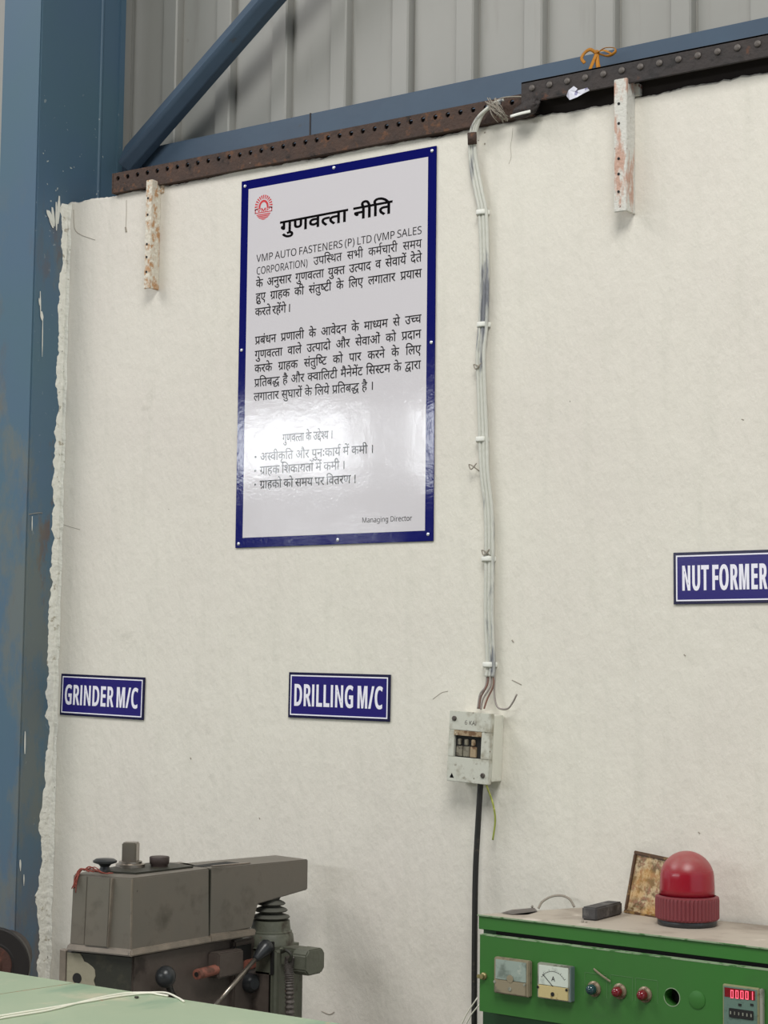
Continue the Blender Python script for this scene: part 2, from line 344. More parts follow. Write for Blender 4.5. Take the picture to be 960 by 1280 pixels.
def beacon_mat(name, c, rough, dust):
    m, nt, b = nodes(name)
    tc = N(nt, 'ShaderNodeTexCoord'); co = tc.outputs['Object']; sep = N(nt, 'ShaderNodeSeparateXYZ'); lk(nt, co, sep.inputs[0])
    top = N(nt, 'ShaderNodeMapRange'); top.inputs[1].default_value = .105; top.inputs[2].default_value = .135; lk(nt, sep.outputs[2], top.inputs[0])
    nz, _ = noise_mask(nt, co, 30, .3, .8, 5)
    f = mul(nt, mul(nt, top.outputs[0], .62), mul(nt, nz, .45, 'ADD'))
    f = mul(nt, f, dust, 'ADD')
    lk(nt, mix(nt, f, c, rgb(158, 112, 106)), b.inputs['Base Color'])
    rr = N(nt, 'ShaderNodeMapRange'); rr.inputs[3].default_value = rough; rr.inputs[4].default_value = .7; lk(nt, f, rr.inputs[0]); lk(nt, rr.outputs[0], b.inputs['Roughness'])
    b.inputs['Subsurface Weight'].default_value = .25; b.inputs['Subsurface Radius'].default_value = (.03, .004, .004); b.inputs['Subsurface Scale'].default_value = .5
    return m
M_dome = beacon_mat('red_dusty_dome', rgb(150, 16, 38), .2, .03)
M_collar = beacon_mat('dusty_red_collar', rgb(116, 36, 48), .5, .14)
def emis(name, c, s):
    m, nt, b = nodes(name); b.inputs['Base Color'].default_value = (.02, .0, .0, 1)
    b.inputs['Emission Color'].default_value = c; b.inputs['Emission Strength'].default_value = s; return m
M_led = emis('red_led_digit', (1, .10, .16, 1), LEDS)
M_ledbg = mat('dark_red_led_window', rgb(120, 10, 24), .2)
M_concrete = mat('grey_concrete_floor', rgb(150, 146, 138), .7, var=(rgb(130, 126, 118), 2), bump=.5, bscale=20)
M_shed = mat('shed_sheet', rgb(72, 74, 72), .6, var=(rgb(60, 62, 60), 1))
M_pane = mat('window_pane_glass', rgb(190, 200, 205), .2)
GLYPHS='''-185 772 4 22 13 19 17 13 21 4 21 -4 18 -13 12 -19 4 -22 -4 -22 -12 -19 -18 -13 -21 -4 -21 4 -17 13 -13 19
78 435 2 17 6 15 10 13 13 11 14 6 16 2 16 -2 14 -6 13 -11 10 -13 6 -15 2 -17 -2 -17 -6 -15 -10 -13 -13 -11 -14 -6 -16 -2 -16 2 -14 6 -13 11 -10 13 -6 15|78 118 2 17 6 15 10 13 13 11 14 6 16 2 16 -2 14 -6 13 -11 10 -13 6 -15 2 -17 -2 -17 -6 -15 -10 -13 -13 -11 -14 -6 -16 -2 -16 2 -14 6 -13 11 -10 13 -6 15
470 218 -5 -43 -15 -34 -26 -27 -32 -19 -38 -11 -42 -4 -55 7 -51 21 -47 36 -44 52 -44 71 -42 89 71 26 29 -66 31 -56 33 -46 35 -34 37 -20 40 -7 24 2 20 6 18 9 13 15 8 18 3 24 -2 24 -7 22 -12 20 -14 19 -18 18 -20 17 -18 -3 -20 -2 -20 -1 -5 70 41 4 32 8 24 12 15 16 10 20 3 23 -3 22 -7 17 -14 13 -16 9 -18 5 -20 2 -24 -1 -22 -3 -21 -6 -20 -7 -22 -9 -22 -11 -25 69 19 9 21 9 24 8 27 7 29 4 32 1 48 -4 40 -13 32 -22 23 -28 13 -33 5 -37 -7 -48 -23 -40 -37 -32 10 -10 10 -10 25 -3 25 -1 24 -1 30 1 27 2 17 2 17 4 17 4 0 188 -73 0 0 71 258 0 0 -71 -104 0 0 -551 -81 0 0 290 -24 -5 -23 -3 -24 -2 -25 -1 -19 1 -24 2 8 -20 5 -22
470 218 -5 -43 -15 -34 -26 -27 -32 -19 -38 -11 -42 -4 -55 7 -51 21 -47 36 -44 52 -44 71 -42 89 71 26 29 -66 31 -56 33 -46 35 -34 37 -20 40 -7 24 2 20 6 18 9 13 15 8 18 3 24 -2 24 -7 22 -12 20 -14 19 -18 18 -20 17 -18 -3 -20 -2 -20 -1 -5 70 41 4 32 8 24 12 15 16 10 20 3 23 -3 22 -7 17 -14 13 -16 9 -18 5 -20 2 -24 -1 -22 -3 -21 -6 -20 -7 -22 -9 -22 -11 -25 69 19 9 21 9 24 8 27 7 29 4 32 1 48 -4 40 -13 32 -22 23 -28 13 -33 5 -37 -7 -48 -23 -40 -37 -32 10 -10 10 -10 25 -3 25 -1 24 -1 30 1 27 2 17 2 17 4 17 4 0 188 -73 0 0 71 517 0 0 -71 -104 0 0 -551 -81 0 0 551 -178 0 0 -551 -81 0 0 290 -24 -5 -23 -3 -24 -2 -25 -1 -19 1 -24 2 8 -20 5 -22
0 622 563 0 0 -71 -110 0 18 -27 10 -29 4 -31 -9 -55 -26 -45 -44 -36 23 -22 22 -25 19 -27 16 -31 10 -33 3 -38 -2 -32 -8 -28 -13 -24 -16 -21 -21 -17 -24 -13 -27 -9 -29 -6 -31 -2 -37 3 -37 11 -34 16 -34 25 -33 33 -33 42 -31 51 -30 61 -30 71 71 25 19 -50 21 -46 22 -42 22 -36 25 -31 25 -25 28 -19 28 -11 30 -4 26 2 22 6 20 10 14 16 9 23 3 29 -2 27 -8 25 -12 24 -17 22 -21 22 -25 21 -21 -3 -21 -3 -23 -1 -5 70 45 4 37 8 27 14 20 19 12 24 4 30 -2 19 -5 18 -8 16 -11 13 -13 12 -14 10 -351 0
568 551 -94 0 0 -171 -1 -32 -2 -27 -5 -22 -6 -19 -8 -18 -11 -16 -30 -27 -39 -18 -49 -9 -16 74 20 4 17 6 15 6 11 10 10 13 8 17 3 14 1 19 1 25 0 171 -233 0 0 -198 0 -29 1 -25 2 -21 3 -18 4 -16 6 -14 8 -12 10 -12 12 -10 15 -11 18 -12 21 -13 110 -62 38 -24 30 -22 22 -22 14 -24 9 -28 3 -31 -2 -26 -5 -25 -9 -24 -11 -22 -10 -19 -10 -15 -72 42 9 14 8 14 8 14 8 23 3 22 -2 18 -6 15 -7 10 -11 11 -14 11 -19 13 -24 15 -30 18 -87 50 -25 16 -22 15 -20 17 -16 17 -14 19 -11 22 -9 28 -5 34 -2 42 0 235 -79 0 0 71 568 0
470 218 -5 -43 -15 -34 -26 -27 -32 -19 -38 -11 -42 -4 -55 7 -51 21 -47 36 -44 52 -44 71 -42 89 71 26 29 -66 31 -56 33 -46 35 -34 37 -20 40 -7 24 2 20 6 18 9 13 15 8 18 3 24 -2 24 -7 22 -12 20 -14 19 -18 18 -20 17 -18 -3 -20 -2 -20 -1 -5 70 41 4 32 8 24 12 15 16 10 20 3 23 -3 22 -7 17 -14 13 -16 9 -18 5 -20 2 -24 -1 -22 -3 -21 -6 -20 -7 -22 -9 -22 -11 -25 69 19 9 21 9 24 8 27 7 29 4 32 1 48 -4 40 -13 32 -22 23 -28 13 -33 5 -37 -7 -48 -23 -40 -37 -32 10 -10 10 -10 25 -3 25 -1 24 -1 30 1 27 2 17 2 17 4 17 4 0 188 -73 0 0 71 517 0 0 -71 -104 0 0 -551 -81 0 0 551 -178 0 0 -551 -81 0 0 290 -24 -5 -23 -3 -24 -2 -25 -1 -19 1 -24 2 8 -20 5 -22|854 615 -14 49 -14 41 -14 35 -14 27 -15 21 -16 16 -18 11 -19 6 -22 2 -21 -1 -18 -4 -16 -4 -15 -5 -24 73 27 8 31 4 33 2 34 -3 32 -8 27 -15 26 -20 24 -30 22 -36 20 -47 20 -56 19 -66
470 218 -5 -43 -15 -34 -26 -27 -32 -19 -38 -11 -42 -4 -55 7 -51 21 -47 36 -44 52 -44 71 -42 89 71 26 29 -66 31 -56 33 -46 35 -34 37 -20 40 -7 24 2 20 6 18 9 13 15 8 18 3 24 -2 24 -7 22 -12 20 -14 19 -18 18 -20 17 -18 -3 -20 -2 -20 -1 -5 70 41 4 32 8 24 12 15 16 10 20 3 23 -3 22 -7 17 -14 13 -16 9 -18 5 -20 2 -24 -1 -22 -3 -21 -6 -20 -7 -22 -9 -22 -11 -25 69 19 9 21 9 24 8 27 7 29 4 32 1 48 -4 40 -13 32 -22 23 -28 13 -33 5 -37 -7 -48 -23 -40 -37 -32 10 -10 10 -10 25 -3 25 -1 24 -1 30 1 27 2 17 2 17 4 17 4 0 188 -73 0 0 71 517 0 0 -71 -104 0 0 -551 -81 0 0 551 -178 0 0 -551 -81 0 0 290 -24 -5 -23 -3 -24 -2 -25 -1 -19 1 -24 2 8 -20 5 -22|844 615 -18 24 -16 20 -16 15 -14 10 -15 8 -15 6 -22 4 -25 1 -20 -1 -21 -5 -21 -7 -20 -8 -26 69 16 6 16 6 16 4 26 5 28 1 29 -2 27 -8 24 -11 22 -17 20 -19 17 -24 4 2 -13 32 -13 27 -13 21 -13 18 -14 13 -14 10 -16 7 -17 4 -20 1 -22 -1 -18 -3 -15 -5 -15 -5 -23 69 27 8 31 4 33 2 34 -3 32 -8 27 -15 26 -20 24 -30 22 -36 20 -47 20 -56 19 -66
777 551 -325 0 0 -202 34 28 39 16 44 6 41 -5 35 -13 30 -23 23 -32 13 -40 5 -47 -2 -31 -5 -33 -8 -34 -12 -34 -17 -34 -21 -34 -72 41 16 22 13 25 12 27 9 28 5 28 2 27 -2 29 -7 23 -11 18 -14 13 -18 7 -22 3 -36 -8 -37 -24 -37 -40 0 -258 -81 0 0 174 -17 -13 -20 -13 -22 -12 -26 -10 -28 -6 -32 -2 -31 2 -29 6 -28 11 -26 15 -22 19 -19 23 -14 28 -8 32 -3 36 6 50 18 42 31 35 40 26 48 16 55 5 24 -1 28 -3 25 -3 18 -3 -6 -73 -18 4 -23 3 -23 2 -20 1 -36 -3 -30 -9 -24 -14 -18 -20 -10 -24 -4 -29 3 -32 11 -26 17 -20 21 -15 23 -8 26 -3 28 2 26 7 24 12 23 15 21 17 21 19 0 291 -371 0 0 71 777 0
208 551 0 -317 -3 -23 -9 -18 -16 -11 -20 -4 -17 2 -18 7 -19 12 -17 15 -15 17 -14 19 -11 20 -6 19 -2 19 3 21 10 16 12 8 16 4 20 2 25 0 0 192 -127 0 0 71 578 0 0 -71 -104 0 0 -551 -81 0 0 551
605 551 -103 0 0 -551 -81 0 0 166 -21 -13 -23 -11 -25 -10 -27 -8 -31 -4 -35 -2 -48 5 -42 13 -35 22 -27 30 -16 36 -5 42 1 18 3 18 6 18 8 17 11 15 13 14 -25 14 -21 18 -17 22 -13 24 -7 26 -3 27 1 20 3 18 6 16 -52 0 0 71 605 0|167 269 3 -25 9 -21 16 -15 20 -11 24 -7 28 -2 33 2 30 8 28 12 24 15 21 17 18 18 0 291 -276 0 -12 -17 -8 -19 -2 -21 2 -23 8 -19 11 -15 16 -12 19 -8 21 -5 19 4 21 2 23 1 25 -1 20 -1 -6 -70 -15 1 -14 0 -30 -2 -26 -7 -21 -11 -16 -15 -10 -20
649 551 -104 0 0 -551 -80 0 0 165 -18 -11 -21 -11 -23 -10 -26 -8 -28 -5 -32 -2 -48 5 -42 14 -37 24 -27 32 -17 38 -5 44 1 19 5 18 7 18 9 15 10 14 12 12 -147 -2 0 72 293 0 18 0 18 -1 22 0 -7 -70 -32 0 -36 -3 -31 -8 -27 -13 -19 -19 -12 -24 -4 -29 3 -26 10 -22 16 -16 20 -12 23 -8 24 -2 32 2 28 8 25 12 23 15 21 17 19 18 0 291 -465 0 0 71 649 0
519 551 -148 0 0 -202 -55 0 -30 -1 -27 -3 -23 -4 -20 -6 -19 -8 -16 -9 -31 -28 -18 -35 -6 -40 2 -30 8 -27 12 -22 16 -20 19 -15 23 -12 24 -8 26 -5 27 -2 34 1 31 5 27 6 26 10 26 11 28 14 27 -74 -30 -13 -31 -11 -33 -9 -33 -8 -34 -4 -35 -2 -44 3 -42 9 -38 14 -33 20 -29 25 -23 30 -17 35 -11 40 -3 44 4 41 11 37 19 32 25 27 30 22 35 18 37 13 40 7 41 3 2 0 0 131 -290 0 0 71 519 0
634 551 0 -551 -81 0 0 551 -133 0 0 -230 -1 -27 -3 -23 -4 -21 -7 -19 -9 -17 -11 -16 -15 -15 -18 -13 -21 -10 -24 -8 -26 -4 -30 -2 -57 7 -45 19 -35 33 -10 17 -9 19 -7 22 -5 25 -3 30 -1 34 0 199 -79 0 0 71 737 0 0 -71|249 217 31 4 24 10 17 18 9 18 6 21 1 17 2 22 0 26 0 198 -179 0 0 -198 0 -24 2 -21 2 -17 6 -21 8 -19 12 -14 16 -11 19 -7
481 551 0 -551 -81 0 0 328 -109 0 -37 -1 -31 -2 -23 -3 -20 -5 -16 -8 -14 -10 -13 -15 -8 -21 -3 -26 4 -32 12 -32 21 -31 28 -31 36 -34 44 -37 -54 -52 -30 27 -28 26 -27 27 -25 27 -21 28 -18 28 -13 29 -7 31 -3 31 1 23 5 21 7 19 10 18 12 15 13 13 21 15 23 12 26 10 30 6 37 4 42 1 128 0 0 152 -400 0 0 71 584 0 0 -71
553 551 0 -551 -81 0 0 180 -21 -12 -23 -11 -25 -11 -28 -8 -32 -4 -35 -2 -54 5 -48 17 -42 26 -36 38 -27 47 -18 57 57 15 45 19 31 22 22 25 13 30 4 34 -3 31 -7 25 -13 19 -18 15 -20 8 -23 3 -23 -3 -18 -9 -12 -15 -4 -20 9 -29 27 -20 45 -11 -8 -70 -40 8 -35 14 -28 17 -21 24 -13 29 -4 36 4 34 12 28 20 23 27 15 29 10 34 3 27 -2 26 -6 25 -10 24 -13 20 -18 18 -22 13 -26 8 -31 3 -35 -4 -46 -14 -40 -22 -34 -30 -29 -38 -25 -46 -21 16 -22 17 -18 19 -14 22 -9 26 -6 32 -2 33 2 30 7 26 11 24 15 23 17 22 20 0 276 -82 0 0 71 266 0 0 -71
413 -58 -14 23 -13 23 -13 23 -12 22 -10 21 -9 19 -12 -2 -14 -1 -14 -2 -15 0 -28 1 -28 4 -29 5 -27 9 -26 11 -25 14 -22 18 -19 21 -15 25 -12 28 -8 32 -2 36 2 28 5 25 9 23 11 19 13 18 16 16 24 18 27 14 30 10 33 7 36 5 38 1 5 0 0 95 -295 0 0 71 534 0 0 -71 -158 0 0 -166 -49 0 -36 -1 -31 -2 -26 -4 -23 -6 -20 -7 -18 -10 -14 -11 -11 -13 -10 -14 -6 -16 -5 -19 -1 -20 4 -33 14 -29 22 -26 31 -19 40 -11 50 -4 12 0 13 1 -4 19 -2 16 2 21 7 17 12 12 14 8 16 4 16 2 26 -3 22 -8 17 -13 13 -17 7 -18 3 -19 -2 -20 -4 -16 -9 -14 -10 -10 -12 -9 -14 -7 9 -16 9 -17 10 -17 12 -18 14 -20 16 -22
630 551 -104 0 0 -551 -81 0 0 150 -21 -13 -23 -11 -23 -10 -27 -7 -32 -5 -36 -1 -48 5 -42 13 -35 23 -26 29 -16 36 -5 42 1 18 3 17 5 17 7 16 9 15 12 14 -29 14 -26 18 -21 22 -17 25 -10 31 -3 35 5 38 13 33 23 28 30 22 34 14 40 4 33 -3 30 -9 26 -16 19 -21 12 -24 4 -28 -4 -31 -14 -29 -22 -28 -61 39 9 10 7 12 3 11 1 11 -2 15 -8 13 -14 11 -22 3 -18 -2 -16 -8 -14 -12 -11 -16 -7 -19 -2 -22 2 -20 5 -17 9 -14 11 -12 13 -10 16 -7 16 -5 17 -4 18 -3 21 4 21 3 23 1 12 0 12 -1 21 -2 -7 -70 -14 1 -14 0 -31 -2 -26 -7 -21 -12 -16 -15 -10 -20 -3 -23 3 -25 10 -20 16 -16 20 -11 24 -7 28 -2 34 2 30 8 26 11 23 16 21 16 19 19 0 306 -62 0 0 71 247 0
0 622 569 0 0 -71 -103 0 0 -551 -81 0 0 298 -181 0 0 -54 -4 -24 -10 -18 -16 -10 -21 -4 -16 2 -17 7 -18 12 -17 15 -15 17 -14 19 -11 20 -6 19 -2 19 3 21 10 16 12 8 16 4 20 2 287 0 0 182 -385 0
479 551 0 -551 -81 0 0 191 -20 -12 -21 -11 -22 -9 -24 -7 -27 -5 -30 -1 -26 2 -24 4 -22 8 -21 9 -18 12 -15 13 -15 19 -13 21 -9 24 -7 27 -4 33 -1 40 0 193 -79 0 0 71 583 0 0 -71|398 551 -238 0 0 -182 0 -25 1 -22 2 -18 4 -22 5 -16 8 -14 10 -12 18 -13 25 -7 30 -3 26 2 25 6 24 11 22 13 20 15 18 16
585 551 -103 0 0 -551 -81 0 0 165 -19 -12 -22 -10 -24 -11 -28 -8 -32 -4 -35 -2 -36 2 -34 7 -31 12 -27 16 -23 19 -19 24 -14 26 -8 30 -3 32 7 53 20 44 33 35 45 26 53 15 61 5 15 0 19 -2 20 -1 19 -2 18 -2 13 -3 -6 -69 -21 4 -24 3 -25 2 -25 1 -20 -1 -18 -2 135 -168 12 10 12 10 12 12 0 295 -401 0 0 71 585 0|127 287 4 -32 11 -26 18 -19 24 -15 28 -8 30 -3 18 1 16 2 17 3 15 5 -140 175 -23 -22 -13 -27
174 632 24 -1 22 -4 20 -5 19 -9 17 -12 15 -15 11 -14 10 -18 8 -21 7 -26 4 -32 1 -38 0 -116 201 0 0 230 -131 0 0 71 315 0 0 -71 -103 0 0 -551 -81 0 0 250 -201 0 0 -37 -2 -20 -4 -16 -8 -11 -16 -11 -19 -4 -19 3 -21 10 -14 9 -13 10 -12 13 -11 13 -10 14 -8 14 -8 21 -3 20 3 17 11 13 18 10 28 3 29 0 0 105 -1 29 -1 24 -3 19 -6 22 -10 18 -16 17 -21 10 -26 3 -24 -3 -17 -10 -10 -15 -4 -19 3 -17 7 -15 14 -11 19 -9 27 -6 34 -3 -8 -71 -47 7 -39 12 -34 18 -24 24 -15 31 -5 39 4 36 13 28 21 22 27 14 30 9
509 551 0 -551 -81 0 0 250 -221 0 0 -37 -2 -20 -4 -16 -9 -11 -15 -11 -18 -4 -19 3 -21 10 -14 9 -13 10 -12 13 -11 13 -10 14 -9 14 -8 21 -3 20 3 17 10 13 19 10 29 3 26 0 0 230 -126 0 0 71 612 0 0 -71|428 551 -221 0 0 -230 221 0
595 622 0 -71 -104 0 0 -551 -81 0 0 179 -20 -12 -22 -10 -25 -11 -27 -8 -30 -4 -33 -2 -56 7 -49 20 -40 33 -33 45 -23 54 -14 62 38 10 30 12 24 15 17 17 10 23 3 27 -1 18 -4 18 -7 16 -7 15 -9 14 -9 13 -123 0 0 71|129 301 15 -30 16 -24 20 -19 22 -14 26 -8 31 -3 32 2 29 7 26 12 24 15 21 17 19 18 0 277 -199 0 16 -35 10 -35 3 -36 -12 -64 -37 -48
395 42 -54 -54 -39 33 -37 33 -35 33 -33 33 -31 31 -28 30 -25 28 -21 25 -17 22 -13 19 -9 17 -7 13 -4 18 -2 17 4 18 11 18 12 9 16 6 21 2 23 -3 21 -8 11 -9 12 -11 10 -13 24 14 19 17 14 19 10 21 6 23 2 25 -1 23 -4 23 -5 20 -7 17 -239 0 0 71 424 0 0 -71 -104 0 9 -26 5 -31 2 -36 -2 -35 -8 -31 -12 -27 -16 -24 -20 -22 -24 -19 -27 -16 -29 -16 -31 -14 32 -35 34 -36 39 -37 40 -36 41 -35
0 551 0 71 693 0 0 -71 -104 0 0 -551 -81 0 0 355 -14 1 -16 -1 -16 -4 -17 -7 -16 -10 -16 -15 -16 -19 -15 -24 -13 -31 -13 -37 -77 24 9 29 11 27 12 25 -16 11 -16 10 -16 8 -17 6 -18 4 -19 1 -25 -3 -20 -7 -16 -13 -12 -17 -8 -19 -2 -23 2 -25 8 -24 12 -24 16 -23 21 -24 25 -25 29 -26 33 -29 37 -31 -54 -52 -38 33 -35 32 -33 31 -30 30 -25 31 -21 31 -16 31 -9 33 -3 35 3 33 8 29 14 25 17 20 21 16 23 12 25 9 24 5 24 2 29 -2 26 -4 25 -8 24 -12 24 -13 22 -17 42 31 48 19 55 6 9 0 0 125
571 551 -104 0 0 -551 -80 0 0 165 -19 -12 -21 -10 -23 -11 -27 -8 -30 -4 -34 -2 -35 2 -32 7 -29 12 -26 16 -22 19 -19 24 -13 26 -8 30 -3 32 6 53 20 44 32 35 42 26 50 15 59 5 15 0 18 -2 19 -1 19 -2 16 -2 12 -3 -5 -73 -20 4 -23 3 -24 2 -23 1 -38 -3 -33 -9 -26 -15 -19 -21 -12 -25 -4 -31 4 -31 10 -25 17 -19 23 -13 25 -8 29 -3 33 3 30 7 26 12 24 16 21 16 18 18 0 291 -387 0 0 71 571 0
122 189 -22 2 -20 6 -16 9 -14 14 -7 16 -3 19 2 18 6 14 10 12 13 8 15 5 18 2 18 -2 20 -6 14 -6 16 -10 19 -14 31 14 28 19 23 26 18 31 10 36 4 41 -3 35 -10 30 -16 24 -22 19 -26 11 -29 4 -27 -3 -19 -11 -11 -15 -4 -21 2 -16 8 -16 8 -12 13 -9 17 -9 22 -7 28 -5 34 -2 -17 -70 -57 8 -47 16 -37 24 -25 29 -16 33 -5 37 4 32 12 28 20 23 27 18 34 10 41 4 31 -2 29 -8 28 -12 26 -16 22 -22 18 -26 15 -30 8 -36 3 -40 -4 -45 -11 -42 -19 -41 -26 -36 -32 -30 -38 -25 30 -27 29 -29 28 -31 27 -31 24 -30 22 -30 -64 -44 -33 45 -31 40 -28 34 -28 29 -26 25 -25 22 -18 -3 -19 -1|591 551 0 -551 -81 0 0 551 -89 0 0 71 274 0 0 -71
587 551 0 -551 -81 0 0 266 -19 -5 -20 -4 -19 -3 -20 -2 -23 -1 -25 0 -28 1 -30 2 -30 4 -30 6 -26 6 -24 7 -14 -8 -15 -8 -16 -8 29 -35 32 -36 36 -36 37 -36 39 -35 40 -33 -54 -54 -37 33 -35 33 -34 33 -31 33 -29 31 -27 30 -24 28 -20 25 -16 22 -13 19 -9 17 -5 13 -5 18 -1 17 4 18 11 18 12 9 16 6 21 2 23 -3 21 -8 11 -9 12 -11 10 -12 13 14 9 16 7 18 4 20 2 20 1 20 -1 28 -4 26 -5 22 -6 17 -201 0 0 71 691 0 0 -71|369 322 25 0 24 2 22 2 22 3 22 5 22 5 0 212 -225 0 7 -19 5 -21 4 -25 1 -28 -1 -27 -3 -24 -6 -22 -7 -20 -9 -17 -10 -15 35 -6 36 -4
321 69 23 8 19 10 17 11 13 14 7 16 3 20 -3 24 -10 19 -16 17 -23 11 -32 8 -39 2 -42 -3 -36 -10 -28 -16 -20 -21 -12 -25 -4 -30 1 -20 4 -20 7 -20 10 -20 16 -22 20 -22 28 -26 35 -30 43 -33 -54 -53 -56 46 -47 45 -37 42 -28 43 -16 46 -6 50 2 24 5 23 9 21 11 18 14 17 16 15 -12 13 -11 15 -10 16 -7 18 -5 20 -1 22 3 26 7 22 12 18 15 15 16 10 18 8 18 7 21 4 24 2 26 1 132 0 0 86 -361 0 0 71 546 0 0 -71 -104 0 0 -157 -212 0 -26 -1 -18 -2 -12 -4 -10 -6 -11 -15 -4 -19 3 -19 7 -16 11 -15 13 -13 32 9 34 5 35 2 43 -2 38 -7 31 -12 27 -15 21 -19 16 -21 12 -22 7 -24 2 -25 -4 -36 -11 -32 -19 -28 -26 -23 -33 -18 -40 -14
170 551 0 -551 -81 0 0 551 -89 0 0 71 273 0 0 -71
89 551 -89 0 0 71 80 0 -8 15 -6 16 -6 16 -4 17 -2 19 -1 19 6 49 20 41 32 35 43 26 52 16 60 5 90 -8 84 -26 76 -42 69 -57 63 -68 56 -80 -84 0 -105 116 -113 70 -119 23 -43 -3 -37 -10 -29 -17 -22 -22 -14 -26 -4 -32 1 -19 3 -18 6 -15 6 -15 7 -13 8 -12 108 0 0 -71 -103 0 0 -551 -81 0
-185 615 -10 23 -9 22 -7 22 -5 22 -3 22 -1 22 5 41 14 35 23 30 32 24 39 13 46 5 38 -3 33 -10 29 -15 25 -23 23 -30 21 -37 19 -44 18 -52 18 -60 110 0 0 -71 -103 0 0 -551 -81 0 0 551 -89 0 0 71 87 0 -19 63 -19 51 -21 40 -23 27 -28 17 -34 5 -25 -3 -20 -8 -16 -14 -12 -18 -7 -22 -2 -27 1 -22 3 -20 6 -19 7 -19 8 -19 9 -19
-248 -12 36 13 38 7 38 3 46 -4 39 -13 31 -22 24 -28 13 -34 5 -39 -5 -38 -16 -34 -25 -28 -36 -22 -44 -13 -53 -4 -62 5 -56 15 -49 26 -46 34 -44 41 -41 47 61 43 26 -30 24 -26 24 -23 24 -19 25 -15 25 -12 28 -8 29 -4 32 -2 59 8 35 25 12 41 -3 20 -8 16 -14 13 -17 9 -18 5 -20 2 -26 -1 -23 -4 -21 -7 -21 -10
27 -233 -18 -8 -19 -8 -22 -8 -23 -6 -25 -4 -26 -1 -46 4 -40 14 -32 22 -23 28 -14 35 -5 39 5 36 15 32 24 30 35 23 44 16 54 7 7 -66 -35 -6 -28 -10 -21 -13 -14 -16 -9 -18 -3 -21 3 -21 8 -16 14 -13 17 -8 19 -5 20 -2 20 1 19 2 16 4 17 7 19 8 22 11
-169 615 -14 49 -14 41 -13 35 -15 27 -15 21 -16 16 -18 11 -19 6 -22 2 -21 -1 -18 -4 -16 -4 -15 -5 -24 73 27 8 31 4 33 2 34 -3 32 -8 28 -15 25 -20 24 -30 21 -36 21 -47 20 -56 19 -66
-179 615 -18 24 -16 20 -15 15 -15 10 -15 8 -14 6 -23 4 -25 1 -20 -1 -21 -5 -21 -7 -20 -8 -26 69 16 6 16 6 16 4 26 5 28 1 29 -2 27 -8 24 -11 22 -17 20 -19 17 -24 4 2 -13 32 -13 27 -13 21 -13 18 -14 13 -14 10 -16 7 -17 4 -20 1 -22 -1 -18 -3 -16 -5 -14 -5 -23 69 27 8 31 4 33 2 34 -3 32 -8 28 -15 25 -20 24 -30 21 -36 21 -47 20 -56 19 -66
170 551 0 -551 -81 0 0 551 -89 0 0 71 273 0 0 -71|90 615 -14 49 -14 41 -14 35 -14 27 -15 21 -16 16 -18 11 -19 6 -22 2 -21 -1 -18 -4 -16 -4 -15 -5 -24 73 27 8 31 4 33 2 34 -3 32 -8 27 -15 26 -20 24 -30 22 -36 20 -47 20 -56 19 -66
194 622 81 0 0 -622 -81 0
-190 615 -13 24 -12 24 -11 25 -8 25 -4 25 -2 24 5 41 15 33 24 26 33 19 36 11 42 4 21 -1 19 -2 19 -3 17 -5 16 -6 14 -7 -22 -66 -17 8 -19 7 -20 5 -21 1 -25 -2 -20 -8 -16 -13 -12 -16 -7 -19 -2 -22 2 -22 4 -21 8 -22 10 -21 13 -23 15 -23
618 551 -166 0 0 -217 15 9 17 9 17 6 19 6 22 3 25 1 64 0 0 -71 -51 0 -28 -1 -24 -3 -20 -6 -18 -8 -18 -12 -20 -14 0 -253 -81 0 0 174 -17 -13 -20 -13 -22 -12 -26 -10 -28 -6 -32 -2 -31 2 -29 6 -28 11 -26 15 -22 19 -19 23 -14 28 -8 32 -3 36 6 50 18 42 31 35 40 26 48 16 55 5 24 -1 28 -3 25 -3 18 -3 -6 -73 -18 4 -23 3 -23 2 -20 1 -36 -3 -30 -9 -24 -14 -18 -20 -10 -24 -4 -29 3 -32 11 -26 17 -20 21 -15 23 -8 26 -3 28 2 26 7 24 12 23 15 21 17 21 19 0 291 -371 0 0 71 618 0
0 622 410 0 0 -71 -410 0|509 200 -13 -10 -15 -12 -17 -12 -18 -13 -21 -11 -23 -10 -26 -8 -28 -4 -31 -2 -48 5 -42 14 -37 24 -27 32 -17 38 -5 44 1 19 5 18 7 18 9 15 10 14 12 12 -147 -2 0 72 293 0 18 0 18 -1 22 0 -7 -70 -32 0 -36 -3 -31 -8 -27 -13 -19 -19 -12 -24 -4 -29 3 -26 10 -22 16 -16 20 -12 23 -8 24 -2 32 3 30 7 25 12 24 16 21 17 20 19
0 622 363 0 0 -71 -363 0|45 242 1 23 5 21 7 19 10 18 12 15 13 13 21 15 23 12 26 10 30 6 37 4 42 1 108 0 0 -71 -89 0 -37 -1 -31 -2 -23 -3 -20 -5 -16 -8 -14 -10 -13 -15 -8 -21 -3 -26 4 -32 12 -32 21 -31 28 -31 36 -34 44 -37 -54 -52 -30 27 -28 26 -27 27 -25 27 -21 28 -18 28 -13 29 -7 31
